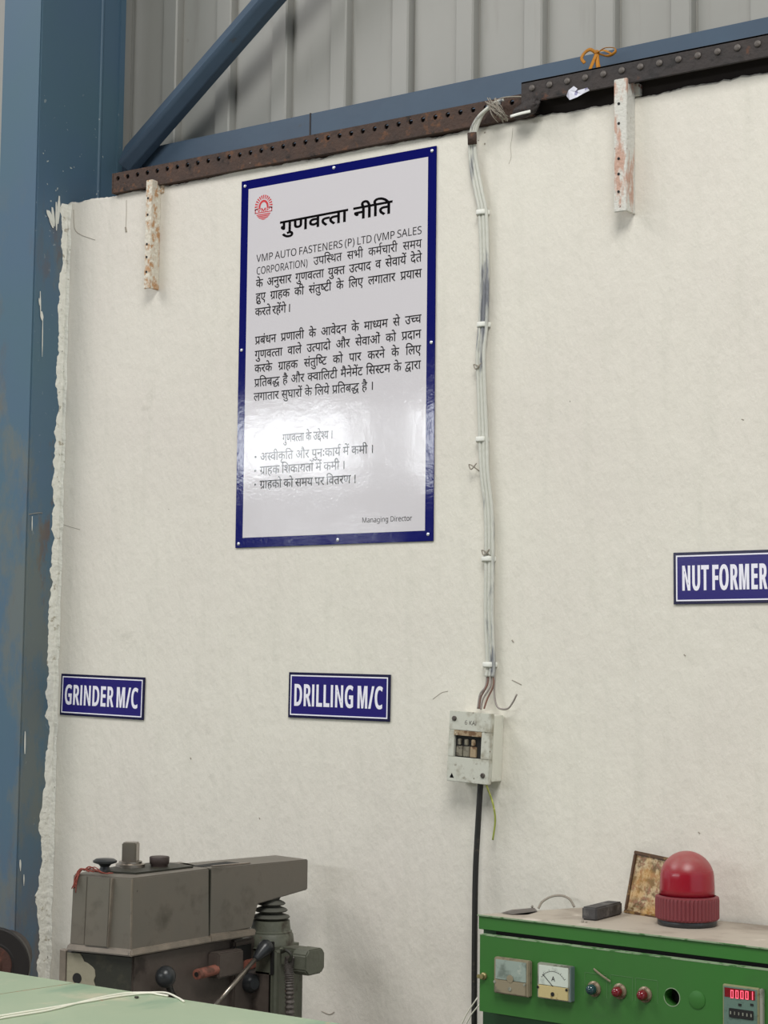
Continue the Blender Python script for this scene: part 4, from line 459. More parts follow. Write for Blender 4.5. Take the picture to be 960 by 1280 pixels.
RUNS={"H":[[3020,[[9,0,0],[33,563,0],[13,563,0],[26,1286,0],[42,1842,0],[14,2191,0],[30,2761,0]]],[1643,[[18,0,0],[32,555,0],[31,814,0],[14,1073,0]]]],"L1":[[2112,[[71,0,0],[63,600,0],[66,1507,0]]],[2707,[[54,0,0],[70,639,0],[69,1370,0],[65,1926,0]]],[5306,[[58,0,0],[54,519,0],[68,1158,0],[69,1707,0],[57,2263,0],[64,2819,0],[57,3579,0],[67,4135,0],[68,4757,0]]],[1205,[[84,0,0],[66,300,0],[85,905,0]]],[1810,[[62,0,0],[69,524,0],[56,1080,0]]],[2412,[[84,0,0],[71,300,0],[63,900,0],[66,1807,0]]],[2817,[[68,0,0],[54,549,0],[62,1188,0],[57,1712,0],[68,2268,0]]]],"L2":[[7361,[[55,0,0],[65,632,0],[67,1413,0],[66,2035,0],[65,2640,0],[67,3421,0],[54,4043,0],[69,4682,0],[60,5238,0],[65,5520,0],[64,6301,0],[85,7061,0]]],[2976,[[4,0,0],[19,548,0],[31,1116,0],[46,1375,0],[15,1764,0],[14,2406,0]]],[1638,[[28,0,0],[21,676,0],[32,1379,0]]],[2921,[[8,0,0],[22,762,0],[39,1360,0],[11,1360,0],[30,1994,0],[24,2253,0],[32,2662,0]]],[1854,[[28,0,0],[22,676,0],[23,1274,0]]]],"L3":[[762,[[8,0,0],[35,541,0]]],[2663,[[2,0,0],[18,764,0],[33,1319,0],[28,1319,0],[30,1995,0],[24,2254,0]]],[3020,[[9,0,0],[33,563,0],[13,563,0],[26,1286,0],[42,1842,0],[14,2191,0],[30,2761,0]]],[1753,[[23,0,0],[33,580,0],[40,580,0],[14,1183,0]]],[2244,[[4,0,0],[42,548,0],[19,897,0],[30,1465,0],[16,1724,0]]],[556,[[26,0,0]]],[2071,[[28,0,0],[35,676,0],[26,676,0],[30,1232,0],[23,1491,0],[49,2071,0]]],[1090,[[16,0,0],[35,465,0],[14,520,0],[35,1090,0]]]],"L4":[[1084,[[29,0,0],[33,531,0],[5,531,0]]],[2115,[[47,0,0],[30,563,0],[29,822,0],[8,1353,0]]],[1021,[[8,0,0],[32,762,0]]],[2385,[[28,0,0],[0,676,0],[14,676,0],[33,1246,0],[45,1246,0],[12,1622,0],[32,2126,0]]],[762,[[8,0,0],[35,541,0]]],[1490,[[31,0,0],[25,259,0],[5,937,0]]],[2738,[[25,0,0],[9,678,0],[30,1241,0],[14,1500,0],[30,2070,0],[24,2329,0]]],[2083,[[48,0,0],[23,568,0],[30,1148,0],[28,1407,0]]]],"L5":[[1741,[[8,0,0],[24,762,0],[14,1171,0],[35,1741,0]]],[1503,[[24,0,0],[29,409,0],[49,940,0],[9,940,0],[35,1503,0]]],[379,[[38,0,0]]]],"L6":[[2309,[[48,0,0],[20,568,0],[0,1139,0],[17,1139,0],[18,1754,0]]],[2487,[[48,0,0],[13,568,0],[30,1291,0],[25,1550,0],[32,2228,0]]],[762,[[8,0,0],[35,541,0]]],[2654,[[3,0,0],[26,1023,0],[35,1579,0],[16,1579,0],[18,2099,0]]],[762,[[8,0,0],[35,541,0]]],[2397,[[22,0,0],[30,598,0],[43,857,0],[23,1219,0],[22,1799,0]]],[676,[[28,0,0],[35,676,0]]],[1578,[[4,0,0],[41,548,0],[11,944,0]]]],"L7":[[3020,[[9,0,0],[33,563,0],[13,563,0],[26,1286,0],[42,1842,0],[14,2191,0],[30,2761,0]]],[1493,[[26,0,0],[30,556,0],[25,815,0],[35,1493,0]]],[2503,[[4,0,0],[42,548,0],[19,897,0],[30,1465,0],[16,1724,0],[37,2244,0]]],[1432,[[7,0,0],[24,1023,0]]],[2514,[[28,0,0],[35,676,0],[26,676,0],[30,1232,0],[6,1491,0],[0,2514,0]]],[1021,[[8,0,0],[37,762,0]]],[1902,[[48,0,0],[16,568,0],[30,1088,0],[18,1347,0]]]],"L8":[[1933,[[8,0,0],[24,762,0],[8,1171,0],[35,1712,0]]],[2115,[[47,0,0],[30,563,0],[29,822,0],[8,1353,0]]],[2385,[[28,0,0],[0,676,0],[14,676,0],[33,1246,0],[31,1246,0],[45,1505,0],[12,1881,0]]],[1021,[[8,0,0],[37,762,0]]],[1236,[[19,0,0],[30,568,0],[24,827,0]]],[1726,[[8,0,0],[24,762,0],[18,1171,0],[35,1726,0]]],[762,[[8,0,0],[35,541,0]]],[1490,[[31,0,0],[25,259,0],[5,937,0]]]],"L9":[[2759,[[48,0,0],[31,568,0],[14,827,0],[20,1397,0],[52,1968,0]]],[531,[[29,0,0],[36,531,0]]],[1432,[[7,0,0],[24,1023,0]]],[3118,[[40,0,0],[26,603,0],[30,1159,0],[31,1418,0],[25,1677,0],[12,2355,0],[32,2859,0]]],[2255,[[22,0,0],[36,598,0],[18,598,0],[35,1153,0],[22,1153,0],[49,1751,0],[12,1751,0]]],[2426,[[31,0,0],[28,259,0],[46,935,0],[12,1324,0],[22,1828,0]]],[762,[[8,0,0],[35,541,0]]],[1547,[[51,0,0],[30,620,0],[24,879,0],[30,1288,0]]]],"L10":[[2738,[[25,0,0],[9,678,0],[30,1241,0],[14,1500,0],[30,2070,0],[24,2329,0]]],[2194,[[28,0,0],[33,676,0],[10,676,0],[30,1267,0],[24,1526,0],[50,1935,0]]],[762,[[8,0,0],[35,541,0]]],[1517,[[31,0,0],[25,259,0],[23,937,0],[35,1517,0]]],[2759,[[48,0,0],[31,568,0],[14,827,0],[20,1397,0],[52,1968,0]]],[531,[[29,0,0],[36,531,0]]],[379,[[38,0,0]]]],"G":[[3020,[[9,0,0],[33,563,0],[13,563,0],[26,1286,0],[42,1842,0],[14,2191,0],[30,2761,0]]],[762,[[8,0,0],[35,541,0]]],[2075,[[4,0,0],[53,548,0],[35,1033,0],[44,1088,0],[23,1495,0]]],[379,[[38,0,0]]]],"B1":[[3559,[[2,0,0],[46,764,0],[26,1153,0],[32,1709,0],[8,1968,0],[34,2509,0],[31,2730,0],[14,2989,0]]],[1432,[[7,0,0],[24,1023,0]]],[2996,[[19,0,0],[33,568,0],[18,568,0],[1,1123,0],[8,1395,0],[30,2157,0],[23,2416,0],[39,2996,0]]],[598,[[22,0,0],[49,598,0]]],[1619,[[8,0,0],[22,762,0],[32,1360,0]]],[379,[[38,0,0]]]],"B2":[[2115,[[47,0,0],[30,563,0],[29,822,0],[8,1353,0]]],[3369,[[31,0,0],[27,259,0],[8,939,0],[30,1701,0],[23,1960,0],[14,2540,0],[50,3110,0]]],[598,[[22,0,0],[49,598,0]]],[1619,[[8,0,0],[22,762,0],[32,1360,0]]],[379,[[38,0,0]]]],"B3":[[2374,[[47,0,0],[30,563,0],[29,822,0],[8,1353,0],[37,2115,0]]],[1021,[[8,0,0],[37,762,0]]],[1854,[[28,0,0],[22,676,0],[23,1274,0]]],[977,[[19,0,0],[24,568,0]]],[2517,[[31,0,0],[26,259,0],[14,815,0],[24,1385,0],[13,1794,0]]],[379,[[38,0,0]]]],"MD":[[4753,[[63,0,0],[72,907,0],[80,1468,0],[72,2086,0],[78,2647,0],[79,3262,0],[80,3520,0],[78,4138,0]]],[3824,[[56,0,0],[79,730,0],[86,988,0],[74,1401,0],[73,1965,0],[90,2445,0],[82,2806,0],[86,3411,0]]]],"S1":[[4300,[[59,0,0],[67,728,0],[60,1350,0],[64,1632,0],[56,2392,0],[57,3122,0],[67,3678,0]]],[1911,[[63,0,0],[89,907,0],[55,1279,0]]]],"S2":[[4452,[[56,0,0],[67,730,0],[60,1352,0],[62,1634,0],[62,2158,0],[60,2682,0],[64,2964,0],[59,3724,0]]],[1911,[[63,0,0],[89,907,0],[55,1279,0]]]],"S3":[[2047,[[64,0,0],[70,760,0],[69,1491,0]]],[4007,[[58,0,0],[65,519,0],[67,1300,0],[63,1922,0],[57,2829,0],[67,3385,0]]]],"V":[[2112,[[71,0,0],[63,600,0],[66,1507,0]]]],"A":[[639,[[54,0,0]]],[600,[[71,0,0]]],[572,[[93,0,0]]],[572,[[88,0,0]]],[1540,[[61,0,0],[54,619,0],[60,1258,0]]]]}
LATIN={54, 55, 56, 57, 58, 59, 60, 61, 62, 63, 64, 65, 66, 67, 68, 69, 70, 71, 72, 73, 74, 75, 76, 77, 78, 79, 80, 81, 82, 83, 84, 85, 86, 87, 88, 89, 90, 91, 92, 93}
MGLYPH=63

# ------------------------------------------------------------------ lettering (flat print, glyph outlines as polygons)
_gc = {}; _lay = []
def glyph_mesh(g, bold, xs):
    """outline of one glyph as a filled mesh: (verts, faces) in thousandths of the type size"""
    key = (g, bold, xs)
    if key in _gc: return _gc[key]
    cs = []
    for c in GLYPHS[g].split('|'):
        if not c: continue
        v = list(map(int, c.split())); px = py = 0; P = []
        for i in range(0, len(v), 2):
            px += v[i]; py += v[i+1]; P.append((px*xs, py))
        if len(P) > 2: cs.append(P)
    ar = lambda P: sum(P[i][0]*P[(i+1) % len(P)][1]-P[(i+1) % len(P)][0]*P[i][1] for i in range(len(P)))/2
    def inside(p, P):
        r = False
        for i in range(len(P)):
            (x0, y0), (x1, y1) = P[i], P[i-1]
            if (y0 > p[1]) != (y1 > p[1]) and p[0] < (x1-x0)*(p[1]-y0)/(y1-y0)+x0: r = not r
        return r
    if not cs: _gc[key] = ([], []); return _gc[key]
    outs = [P for P in cs if ar(P) < 0]; holes = [P for P in cs if ar(P) >= 0]
    if g == MGLYPH and bold:
        x0, x1, t = 98*xs-bold, 809*xs+bold, 90*xs+2*bold; mid = (x0+x1)/2; T_, B_ = 714+bold, -bold
        outs = [[(x0, B_), (x0, T_), (x0+t*1.42, T_), (mid, 225), (x1-t*1.42, T_), (x1, T_), (x1, B_), (x1-t, B_), (x1-t, 505), (mid+t*.42, B_), (mid-t*.42, B_), (x0+t, 505), (x0+t, B_)]]; holes = []
    V, Fc = [], []
    def grow_outline(P):
        Q = []
        for p in P:
            if not Q or (p[0]-Q[-1][0])**2+(p[1]-Q[-1][1])**2 > 9: Q.append(p)
        if len(Q) < 3 or not bold or g not in LATIN: return P
        out = []; n = len(Q)
        for i in range(n):
            (ax, ay), (bx, by), (cx, cy) = Q[i-1], Q[i], Q[(i+1) % n]
            l1 = math.hypot(bx-ax, by-ay) or 1; l2 = math.hypot(cx-bx, cy-by) or 1
            n1 = (-(by-ay)/l1, (bx-ax)/l1); n2 = (-(cy-by)/l2, (cx-bx)/l2)
            mx, my = n1[0]+n2[0], n1[1]+n2[1]; ml = math.hypot(mx, my) or 1; mx /= ml; my /= ml
            d = bold/max(.55, mx*n1[0]+my*n1[1]); out.append((bx+mx*d, by+my*d))
        return out
    for O in outs:
        grp = [P if g == MGLYPH and bold else grow_outline(P) for P in [O]+[h for h in holes if inside(h[0], O)]]
        cu = bpy.data.curves.new('g', 'CURVE'); cu.dimensions = '2D'; cu.fill_mode = 'BOTH'; cu.offset = 0 if g in LATIN else bold/1000
        for P in grp:
            sp = cu.splines.new('POLY'); sp.points.add(len(P)-1); sp.use_cyclic_u = True
            for q, (a, b) in zip(sp.points, P): q.co = (a/1000, b/1000, 0, 1)
        o = bpy.data.objects.new('g', cu); me = bpy.data.meshes.new_from_object(o)
        n = len(V); lay = len(_lay) % 5; _lay.append(0); V += [(v.co.x*1000, v.co.y*1000, lay) for v in me.vertices]; Fc += [[n+i for i in p.vertices] for p in me.polygons]
        bpy.data.objects.remove(o); bpy.data.curves.remove(cu); bpy.data.meshes.remove(me)
    _gc[key] = (V, Fc); return _gc[key]
def text(name, key, x0, z0, size, m, parent, width=None, fitw=None, bold=0, xs=1, y=0, slope=0, gapk=.27, only=None, track=0):
    """print lying in the parent's x-z plane at depth y; width: justify by spaces; fitw: scale letters to a width"""
    ws = RUNS[key]
    if only is not None: ws = ws[only[0]:only[1]]
    k = size/1000; ng = sum(len(w[1]) for w in ws); tr = track*bold
    if fitw: xs = (fitw-ng*tr*k)/((sum(w[0] for w in ws)+(len(ws)-1)*gapk*1000)*k)
    xs = round(xs, 3); tot = sum(w[0] for w in ws)*k*xs+ng*tr*k; gap = gapk*size*xs
    if width and len(ws) > 1: gap = (width-tot)/(len(ws)-1)
    x = x0; V, Fc = [], []
    for adv, gl in ws:
        for gi, (g, gx, gy) in enumerate(gl):
            gv, gf = glyph_mesh(g, bold, xs); n = len(V)
            for a, b, ly in gv:
                X = x+(gx*xs+gi*tr)*k+a*k; V.append((X, y-.000018*ly-.00009*(gi % 2), z0+slope*(X-x0)+(gy+b)*k))
            Fc += [[n+i for i in f] for f in gf]
        x += (adv*xs+len(gl)*tr)*k+gap
    me = bpy.data.meshes.new(name); me.from_pydata(V, [], Fc); me.materials.append(m)
    o = bpy.data.objects.new(name, me); COL.objects.link(o); o.parent = parent; return o

# ------------------------------------------------------------------ the setting
bm = BM(); box(bm, (-13, -9.2, -.1), (6, .6, 0)); tag(build('floor', bm, M_concrete), kind='structure')
# masonry wall with an uneven top edge
def top_z(x):
    return 2.869+.009*noise.noise(Vector((x*3.1, 1.7, 0)))+.007*noise.noise(Vector((x*14, 5.2, 0)))+.004*noise.noise(Vector((x*45, 9.2, 0)))+.002*noise.noise(Vector((x*120, 2.2, 0)))
def wall_mesh(x0, x1, step):
    bm = BM(); n = int((x1-x0)/step); cols = []
    for i in range(n+1):
        x = x0+(x1-x0)*i/n; t = top_z(x)
        cols.append([bm.verts.new(p) for p in ((x, 0, 0), (x, 0, t-.03), (x, 0, t-.006), (x, .006+.003*noise.noise(Vector((x*50, 3, 3))), t), (x, .2, t-.004+.006*noise.noise(Vector((x*20, 7, 3)))), (x, .2, 0))])
    for a, b in zip(cols, cols[1:]):
        for j in range(5):
            f = bm.faces.new([a[j], b[j], b[j+1], a[j+1]]); f.material_index = 1 if j == 3 else 0
    bm.faces.new(cols[0]); bm.faces.new(cols[-1][::-1])
    return bm
tag(build('wall_back', wall_mesh(-3.5625, 1.6, .006), [M_wall, M_brickcore]), kind='structure')
tag(build('wall_left', wall_mesh(-7.2, -3.7145, .02), [M_wall, M_brickcore]), kind='structure')

# steel column with a rounded weld ridge
bm = BM(); box(bm, (-3.714, -.12, 0), (-3.5625, .215, 6.3), .004)
t = BM(); tube(t, [(-3.5625, .118, 2.6), (-3.5625, .118, 6.2)], .0065, 10, 0); merge(bm, t)
box(bm, (-3.5645, .190, 2.6), (-3.557, .212, 6.2), .001)
tag(build('steel_column', bm, M_column), kind='structure')

# mortar smeared where the wall meets the column
random.seed(4)
bm = BM(); rows = []; z = .0
zt = 2.862
while z < zt:
    w = .030+.016*noise.noise(Vector((0, 3, z*2.3)))+.014*noise.noise(Vector((4, 0, z*9)))+.010*noise.noise(Vector((0, 8, z*33)))+.006*noise.noise(Vector((0, 8, z*90)))
    w += .014*max(0, min(1, (1.3-z)/.5))
    if z > 2.6: w *= .75+.5*math.sin(z*60)*.3
    w = max(.008, w*.9); th = .0035+.002*noise.noise(Vector((1, 1, z*25)))
    r = []
    for k in range(7):
        u = k/6
        hgt = th*(1-u**3)*(1+.55*noise.noise(Vector((u*3, z*60, 4)))) if k < 6 else 0
        r.append(bm.verts.new((-3.5625+max(.0002, hgt), -w*u+.001, z)))
    r2 = [bm.verts.new((-3.5625+.016+.005*noise.noise(Vector((2, 2, z*18))), -.0008, z)), bm.verts.new((-3.5625+.007, -.005-.002*noise.noise(Vector((7, 2, z*40))), z))]
    rows.append([r2[0], r2[1]]+r[1:]); z += .006
for a, b in zip(rows, rows[1:]):
    for i in range(len(a)-1): bm.faces.new([a[i], a[i+1], b[i+1], b[i]])
tag(build('trim_1', bm, M_mortar, smooth=True), kind='structure')
# splashes of whitewash and mortar on the column side, high up by the corner
bm = BM()
for (ya, za, yb, zb, w) in [(-.062, 2.842, -.052, 2.79, .005), (-.048, 2.86, -.044, 2.78, .004), (-.078, 2.83, -.062, 2.80, .009), (-.036, 2.88, -.038, 2.80, .005), (-.070, 2.815, -.056, 2.785, .007),
                            (-.098, 2.60, -.094, 2.535, .002), (-.092, 2.545, -.088, 2.52, .005), (-.086, 2.53, -.084, 2.42, .0016), (-.102, 2.58, -.100, 2.56, .002), (-.104, 1.98, -.103, 1.94, .002), (-.108, 1.40, -.107, 1.34, .0028), (-.112, 1.06, -.11, 1.03, .003), (-.098, 1.02, -.097, .99, .0018)]:
    n = 7; L = []; Rr = []
    for i in range(n+1):
        u = i/n; y = ya+(yb-ya)*u; zz = za+(zb-za)*u; ww = w*(.35+.65*math.sin(math.pi*min(1, u*.9+.1)))*(1+.4*noise.noise(Vector((y*50, zz*50, 1))))
        xo = -3.5605+.00035*((int(abs(ya)*1000)+int(abs(za)*100)) % 7); L.append(bm.verts.new((xo, y-ww, zz))); Rr.append(bm.verts.new((xo, y+ww, zz)))
    for i in range(n): bm.faces.new([L[i], Rr[i], Rr[i+1], L[i+1]])
tag(build('trim_2', bm, M_splash), kind='structure')

# cracks, drill holes and scars in the plaster
bm = BM()
for pts, r in [([(92, 262), (93, 285), (100, 293), (110, 297), (119, 300)], .0010), ([(36, 643), (52, 641), (66, 648), (80, 656), (100, 662)], .0008), ([(158, 250), (158, 268), (157, 290)], .0008), ([(157, 284), (158, 290)], .0028),
               ([(641, 160), (640, 172), (638, 184), (639, 196), (636, 205)], .0004), ([(640, 850), (652, 856)], .0012), ([(541, 874), (552, 866), (560, 864)], .0007),
               ([(606, 165), (606, 166.5)], .0020), ([(606, 179), (606, 180.5)], .0020), ([(598, 175), (598, 176)], .0012), ([(927, 524), (930, 525)], .0012), ([(238, 947), (239, 949)], .0016), ([(324, 1022), (325, 1024)], .0014), ([(402, 1264), (412, 1268), (418, 1265)], .0014), ([(855, 818), (857, 820)], .0014), ([(640, 800), (642, 803)], .0016), ([(873, 1040), (875, 1042)], .0014)]:
    tube(bm, [atY(a_, b_, -.0002) if a_ > 60 else atX(a_, b_, -3.561) for a_, b_ in pts], (r, r) , 5, 3)
tag(build('trim_3', bm, mat('plaster_scars', rgb(158, 150, 138), .9)), kind='structure')

# profiled sheet cladding behind the wall top, built as separate lapped sheets
clad = empty('wall_cladding', (0, .32, 2.6)); tag(clad, kind='structure')
def sheet(x0, n, pitch=.2045, dy=0):
    prof = []
    for i in range(n):
        a = x0+i*pitch
        prof += [(a, 0), (a+.132, 0), (a+.137, -.002), (a+.144, -.022), (a+.192, -.024), (a+.196, -.020), (a+.1975, .005), (a+.2015, .005)]
    prof.append((x0+n*pitch+.012, 0))
    bm = BM()
    lo = [bm.verts.new((x, y+dy, 0)) for x, y in prof]+[bm.verts.new((x, y+dy+.001, 0)) for x, y in prof[::-1]]
    hi = [bm.verts.new((v.co.x, v.co.y, 3.68)) for v in lo]; n2 = len(lo)
    for i in range(n2): bm.faces.new([lo[i], lo[(i+1) % n2], hi[(i+1) % n2], hi[i]])
    return bm
for k in range(9): build('panel', sheet(-7.722+k*1.0225, 5, dy=-.0022*(k % 2)), M_sheet, clad)
# roof and the far side of the shed, which light and reflections come from
bm = BM()
for a, b in [((-13, -9.2, 6.3), (-7.4, .45, 6.4)), ((-7.4, -9.2, 6.3), (1.5, -5.5, 6.4)), ((-7.4, -1.8, 6.3), (1.5, .45, 6.4)), ((1.5, -9.2, 6.3), (6, .45, 6.4)), ((-5.0, -5.5, 6.3), (-1.1, -1.8, 6.4))]: box(bm, a, b)
tag(build('ceiling', bm, M_shed), kind='structure')
wins = [(-10.5, -8.85, 3.2, 3.72), (-8.42, -6.9, 3.2, 3.72), (-6.5, -5.0, 3.2, 3.72), (-4.6, -3.1, 3.2, 3.72)]
bm = BM(); box(bm, (-13, -9.2, 0), (6, -9.0, 3.2)); box(bm, (-13, -9.2, 3.72), (6, -9.0, 6.3))
xs = [-13]+[v for w in wins for v in w[:2]]+[6]
for i in range(0, len(xs), 2): box(bm, (xs[i], -9.2, 3.2), (xs[i+1], -9.0, 3.72))
tag(build('wall_front', bm, M_shed), kind='structure')
for i, (a, b, c, d) in enumerate(wins):
    bm = BM()
    for q in ((a, c, b, c+.04), (a, d-.04, b, d), (a, c, a+.04, d), (b-.04, c, b, d), ((a+b)/2-.015, c, (a+b)/2+.015, d)): box(bm, (q[0], -9.06, q[1]), (q[2], -9.02, q[3]))
    w = tag(build('window_%d' % (i+1), bm, M_shed), kind='structure')
    bm = BM(); box(bm, (a+.04, -9.05, c+.04), (b-.04, -9.045, d-.04)); build('pane', bm, M_pane, w)

# ------------------------------------------------------------------ steelwork above the wall
e = empty('blue_beam', (-3.60, .216, 2.90))
bm = BM(); prism(bm, [(0, 0), (4.8, 0), (4.8, .195), (0, .163)], 0, .07, .003, axis='y')
build('web', bm, M_blue, e)
bm = BM(); box(bm, (.72, -.0015, .0), (.724, .001, .168)); build('splice_joint', bm, M_darksteel, e)
tag(e, 'long blue painted steel beam running along behind the wall top', 'beam')
# diagonal brace: square tube set on edge
A = atY(166, 189, .17); B = atY(330, 0, .17); d = (B-A).normalized()
e = empty('diagonal_brace', (A-d*.10)[:])
t = BM(); L = 1.9; up = Vector((-d.z, 0, d.x)); nY = Vector((0, -1, 0))
base = A-d*.045
def bp(s, a, b): return base+d*s+up*a+nY*b-e.location
for (pts, nm) in (([(.034, -.030), (.034, .0), (-.012, .030), (-.020, .024), (-.036, .0), (-.036, -.030)], 'angle_bar'),):
    lo = [t.verts.new(bp(0 if q[0] < 0 else .03, *q)) for q in pts]; hi = [t.verts.new(bp(L, *q)) for q in pts]
    n = len(pts); t.faces.new(lo); t.faces.new(hi[::-1])
    for i in range(n): t.faces.new([lo[i], lo[(i+1) % n], hi[(i+1) % n], hi[i]])
bmesh.ops.bevel(t, geom=list(t.edges), offset=.0015, segments=2, affect='EDGES')
build('angle_bar', t, M_blue, e)
bm = BM(); g = A-e.location
prism(bm, [(g.x-.02, g.z-.12), (g.x+.05, g.z-.12), (g.x+.02, g.z-.05), (g.x-.02, g.z-.02)], g.y+.034, g.y+.044, axis='y')
build('gusset_plate', bm, M_blue, e)
tag(e, 'blue diagonal steel brace rising to the right from the column', 'brace')

# perforated angle: a bar with a row of true round holes
def perforated(bm, x0, x1, z0, z1, y0, th, hz, pitch, hr, skip=0):
    n = int((x1-x0)/pitch); pitch = (x1-x0)/n; K = 12
    for i in range(n):
        a = x0+i*pitch; b = a+pitch; cx = (a+b)/2; cz = hz
        rims = []
        for y in (y0, y0+th):
            ring = [bm.verts.new((cx+hr*math.cos(2*math.pi*k/K), y, cz+hr*math.sin(2*math.pi*k/K))) for k in range(K)]
            out = []
            for k in range(K):
                an = 2*math.pi*k/K; c, s = math.cos(an), math.sin(an)
                tx = (b-cx)/abs(c) if abs(c) > 1e-6 else 9; tz = ((z1-cz) if s > 0 else (cz-z0))/abs(s) if abs(s) > 1e-6 else 9
                tt = min(tx, tz); out.append(bm.verts.new((cx+tt*c, y, cz+tt*s)))
            cor = {}
            for k in range(K):
                p, q = out[k], out[(k+1) % K]; cs = None
                if abs(p.co.x-q.co.x) > 1e-5 and abs(p.co.z-q.co.z) > 1e-5:
                    cs = bm.verts.new((b if (p.co.x > cx+1e-6 or q.co.x > cx+1e-6) and max(p.co.x, q.co.x) > b-1e-5 else a, y, z1 if max(p.co.z, q.co.z) > z1-1e-5 else z0))
                bm.faces.new([ring[k], p]+([cs] if cs else [])+[q, ring[(k+1) % K]])
            rims.append(ring)
        for k in range(K): bm.faces.new([rims[0][k], rims[0][(k+1) % K], rims[1][(k+1) % K], rims[1][k]])
e = empty('perforated_rusty_angle', (-3.378, 0, 2.866)); OX, OZ = -3.378, 2.866
bm = BM(); perforated(bm, 0, 1.32, .006, .056, -.014, .005, .040, .0352, .0066)
bmesh.ops.remove_doubles(bm, verts=bm.verts, dist=1e-5)
box(bm, (0, -.014, .001), (1.32, .045, .006)); box(bm, (-.003, -.015, .0), (.0, .04, .056)); build('angle', bm, M_rust, e)
tag(e, 'long brown rusty steel angle with a row of round holes on the wall top', 'steel angle')
e = empty('dark_riveted_angle', (-2.075, 0, 2.88))
bm = BM(); box(bm, (0, -.034, .011), (3.2, -.028, .062), .001); box(bm, (0, -.034, .057), (3.2, .06, .062), .001); build('angle', bm, M_darksteel, e)
bmb = BM(); lathe(bmb, [(.0075, 0), (.0075, .0025), (.005, .0045), (0, .005)], 12); src = None
for i in range(30):
    loc = (.03+i*.0462, -.034, .043)
    if src is None: src = build('rivet', bmb, M_bolt, e, smooth=True, autos=40); src.location = loc; src.rotation_euler = (R(90), 0, 0)
    else: inst(src, 'rivet', e, loc, (R(90), 0, 0))
tag(e, 'dark greasy steel angle with grey rivets on the right wall top', 'steel angle')
# added dark strips painting in the shade under the angles and behind the holes
bm = BM(); box(bm, (-2.05, .010, 2.850), (1.3, .055, 2.934)); box(bm, (-3.37, .010, 2.850), (-2.05, .055, 2.8655)); box(bm, (-3.37, -.004, 2.8735), (-2.05, .04, 2.912)); tag(build('gap_shade_strip', bm, M_gap), 'added dark strip standing for the shade in the gap under the steel angles on the wall top', 'strip')

# wall brackets: L-section uprights with an arm back over the wall top
def bracket(name, x, z0, z1, wf, dp, m, label, lean=0):
    e = empty(name, (x, 0, z0)); H = z1-z0
    bm = BM()
    prism(bm, [(0, -dp), (wf, -dp), (wf, 0), (wf-.006, 0), (wf-.006, -dp+.006), (0, -dp+.006)], 0, H, .0012)
    build('upright', bm, m, e)
    bm = BM(); box(bm, (.003, -.004, H-.032), (wf+.012, .075, H-.004), .002); build('arm', bm, m, e)
    for k, zz in enumerate((.045, .085, .12, .2, .245)):
        t = BM(); lathe(t, [(.0032, 0), (.0032, .001), (0, .0011)], 10, along((wf*.38, -dp-.0001, zz), (0, -1, 0))); build('bolt_hole', t, M_dark, e)
    tag(e, label, 'bracket')
    return e
p = atY(179.5, 361, -.036); q = atY(179.5, 226, -.036)
bracket('wall_bracket', p.x, p.z, q.z, .022, .036, M_bracket1, 'rust-spotted white bracket on the wall left of the notice board')
p = atY(770.5, 266, -.034); q = atY(768, 100, -.034)
bracket('wall_bracket', p.x-.003, p.z, q.z-.002, .032, .041, M_bracket2, 'peeling white bracket with pinkish streaks right of the cable run')

# torn sticker, ribbon bow, tape bits
bm = BM()
P = [atY(a, b, -.0385) for a, b in [(708, 120), (711, 113), (718, 108), (722, 111), (720, 114), (735, 110), (737, 113), (728, 118), (722, 122), (712, 125)]]
o = P[0].copy(); f1 = [bm.verts.new((v-o+Vector((0, -.0015*(i % 3), 0)))[:]) for i, v in enumerate(P)]; bm.faces.new(f1); bmesh.ops.solidify(bm, geom=list(bm.faces), thickness=.0006)
tag(build('torn_sticker', bm, M_paper, loc=o), 'scrap of torn white sticker on the dark angle left of the right bracket', 'sticker')
e = empty('ribbon_bow', atY(746, 66, .20)[:]); eo = e.location
def rib(name, pts, r=(.0056, .0014), yy=.195):
    t = BM(); tube(t, [atY(a, b, yy-dy)-eo for a, b, dy in pts], r, 6, 6, flat=(1, 0, .3)); build(name, t, M_ribbon, e, smooth=True)
rib('tail', [(746, 66, .02), (741, 78, .03), (735, 93, .05), (734, 97, .06)])
rib('tail', [(746, 66, .02), (747, 80, .03), (750, 92, .05), (751, 95, .06)], (.006, .0012))
rib('loop', [(746, 67, .02), (756, 60, .03), (768, 60, .02), (769, 65, .03), (760, 70, .03), (748, 67, .02)], (.0035, .001))
rib('loop', [(746, 67, .02), (738, 62, .025), (731, 66, .02), (727, 73, .02), (731, 79, .02)], (.0042, .001))
rib('loop', [(747, 65, .02), (755, 63, .035), (764, 67, .03)], (.0035, .001))
bm = BM(); bmesh.ops.create_icosphere(bm, subdivisions=2, radius=.007); build('knot', bm, M_ribbon, e, smooth=True, loc=atY(746, 66, .178)-eo)
tag(e, 'small saffron yellow ribbon bow tied at the blue beam', 'ribbon')

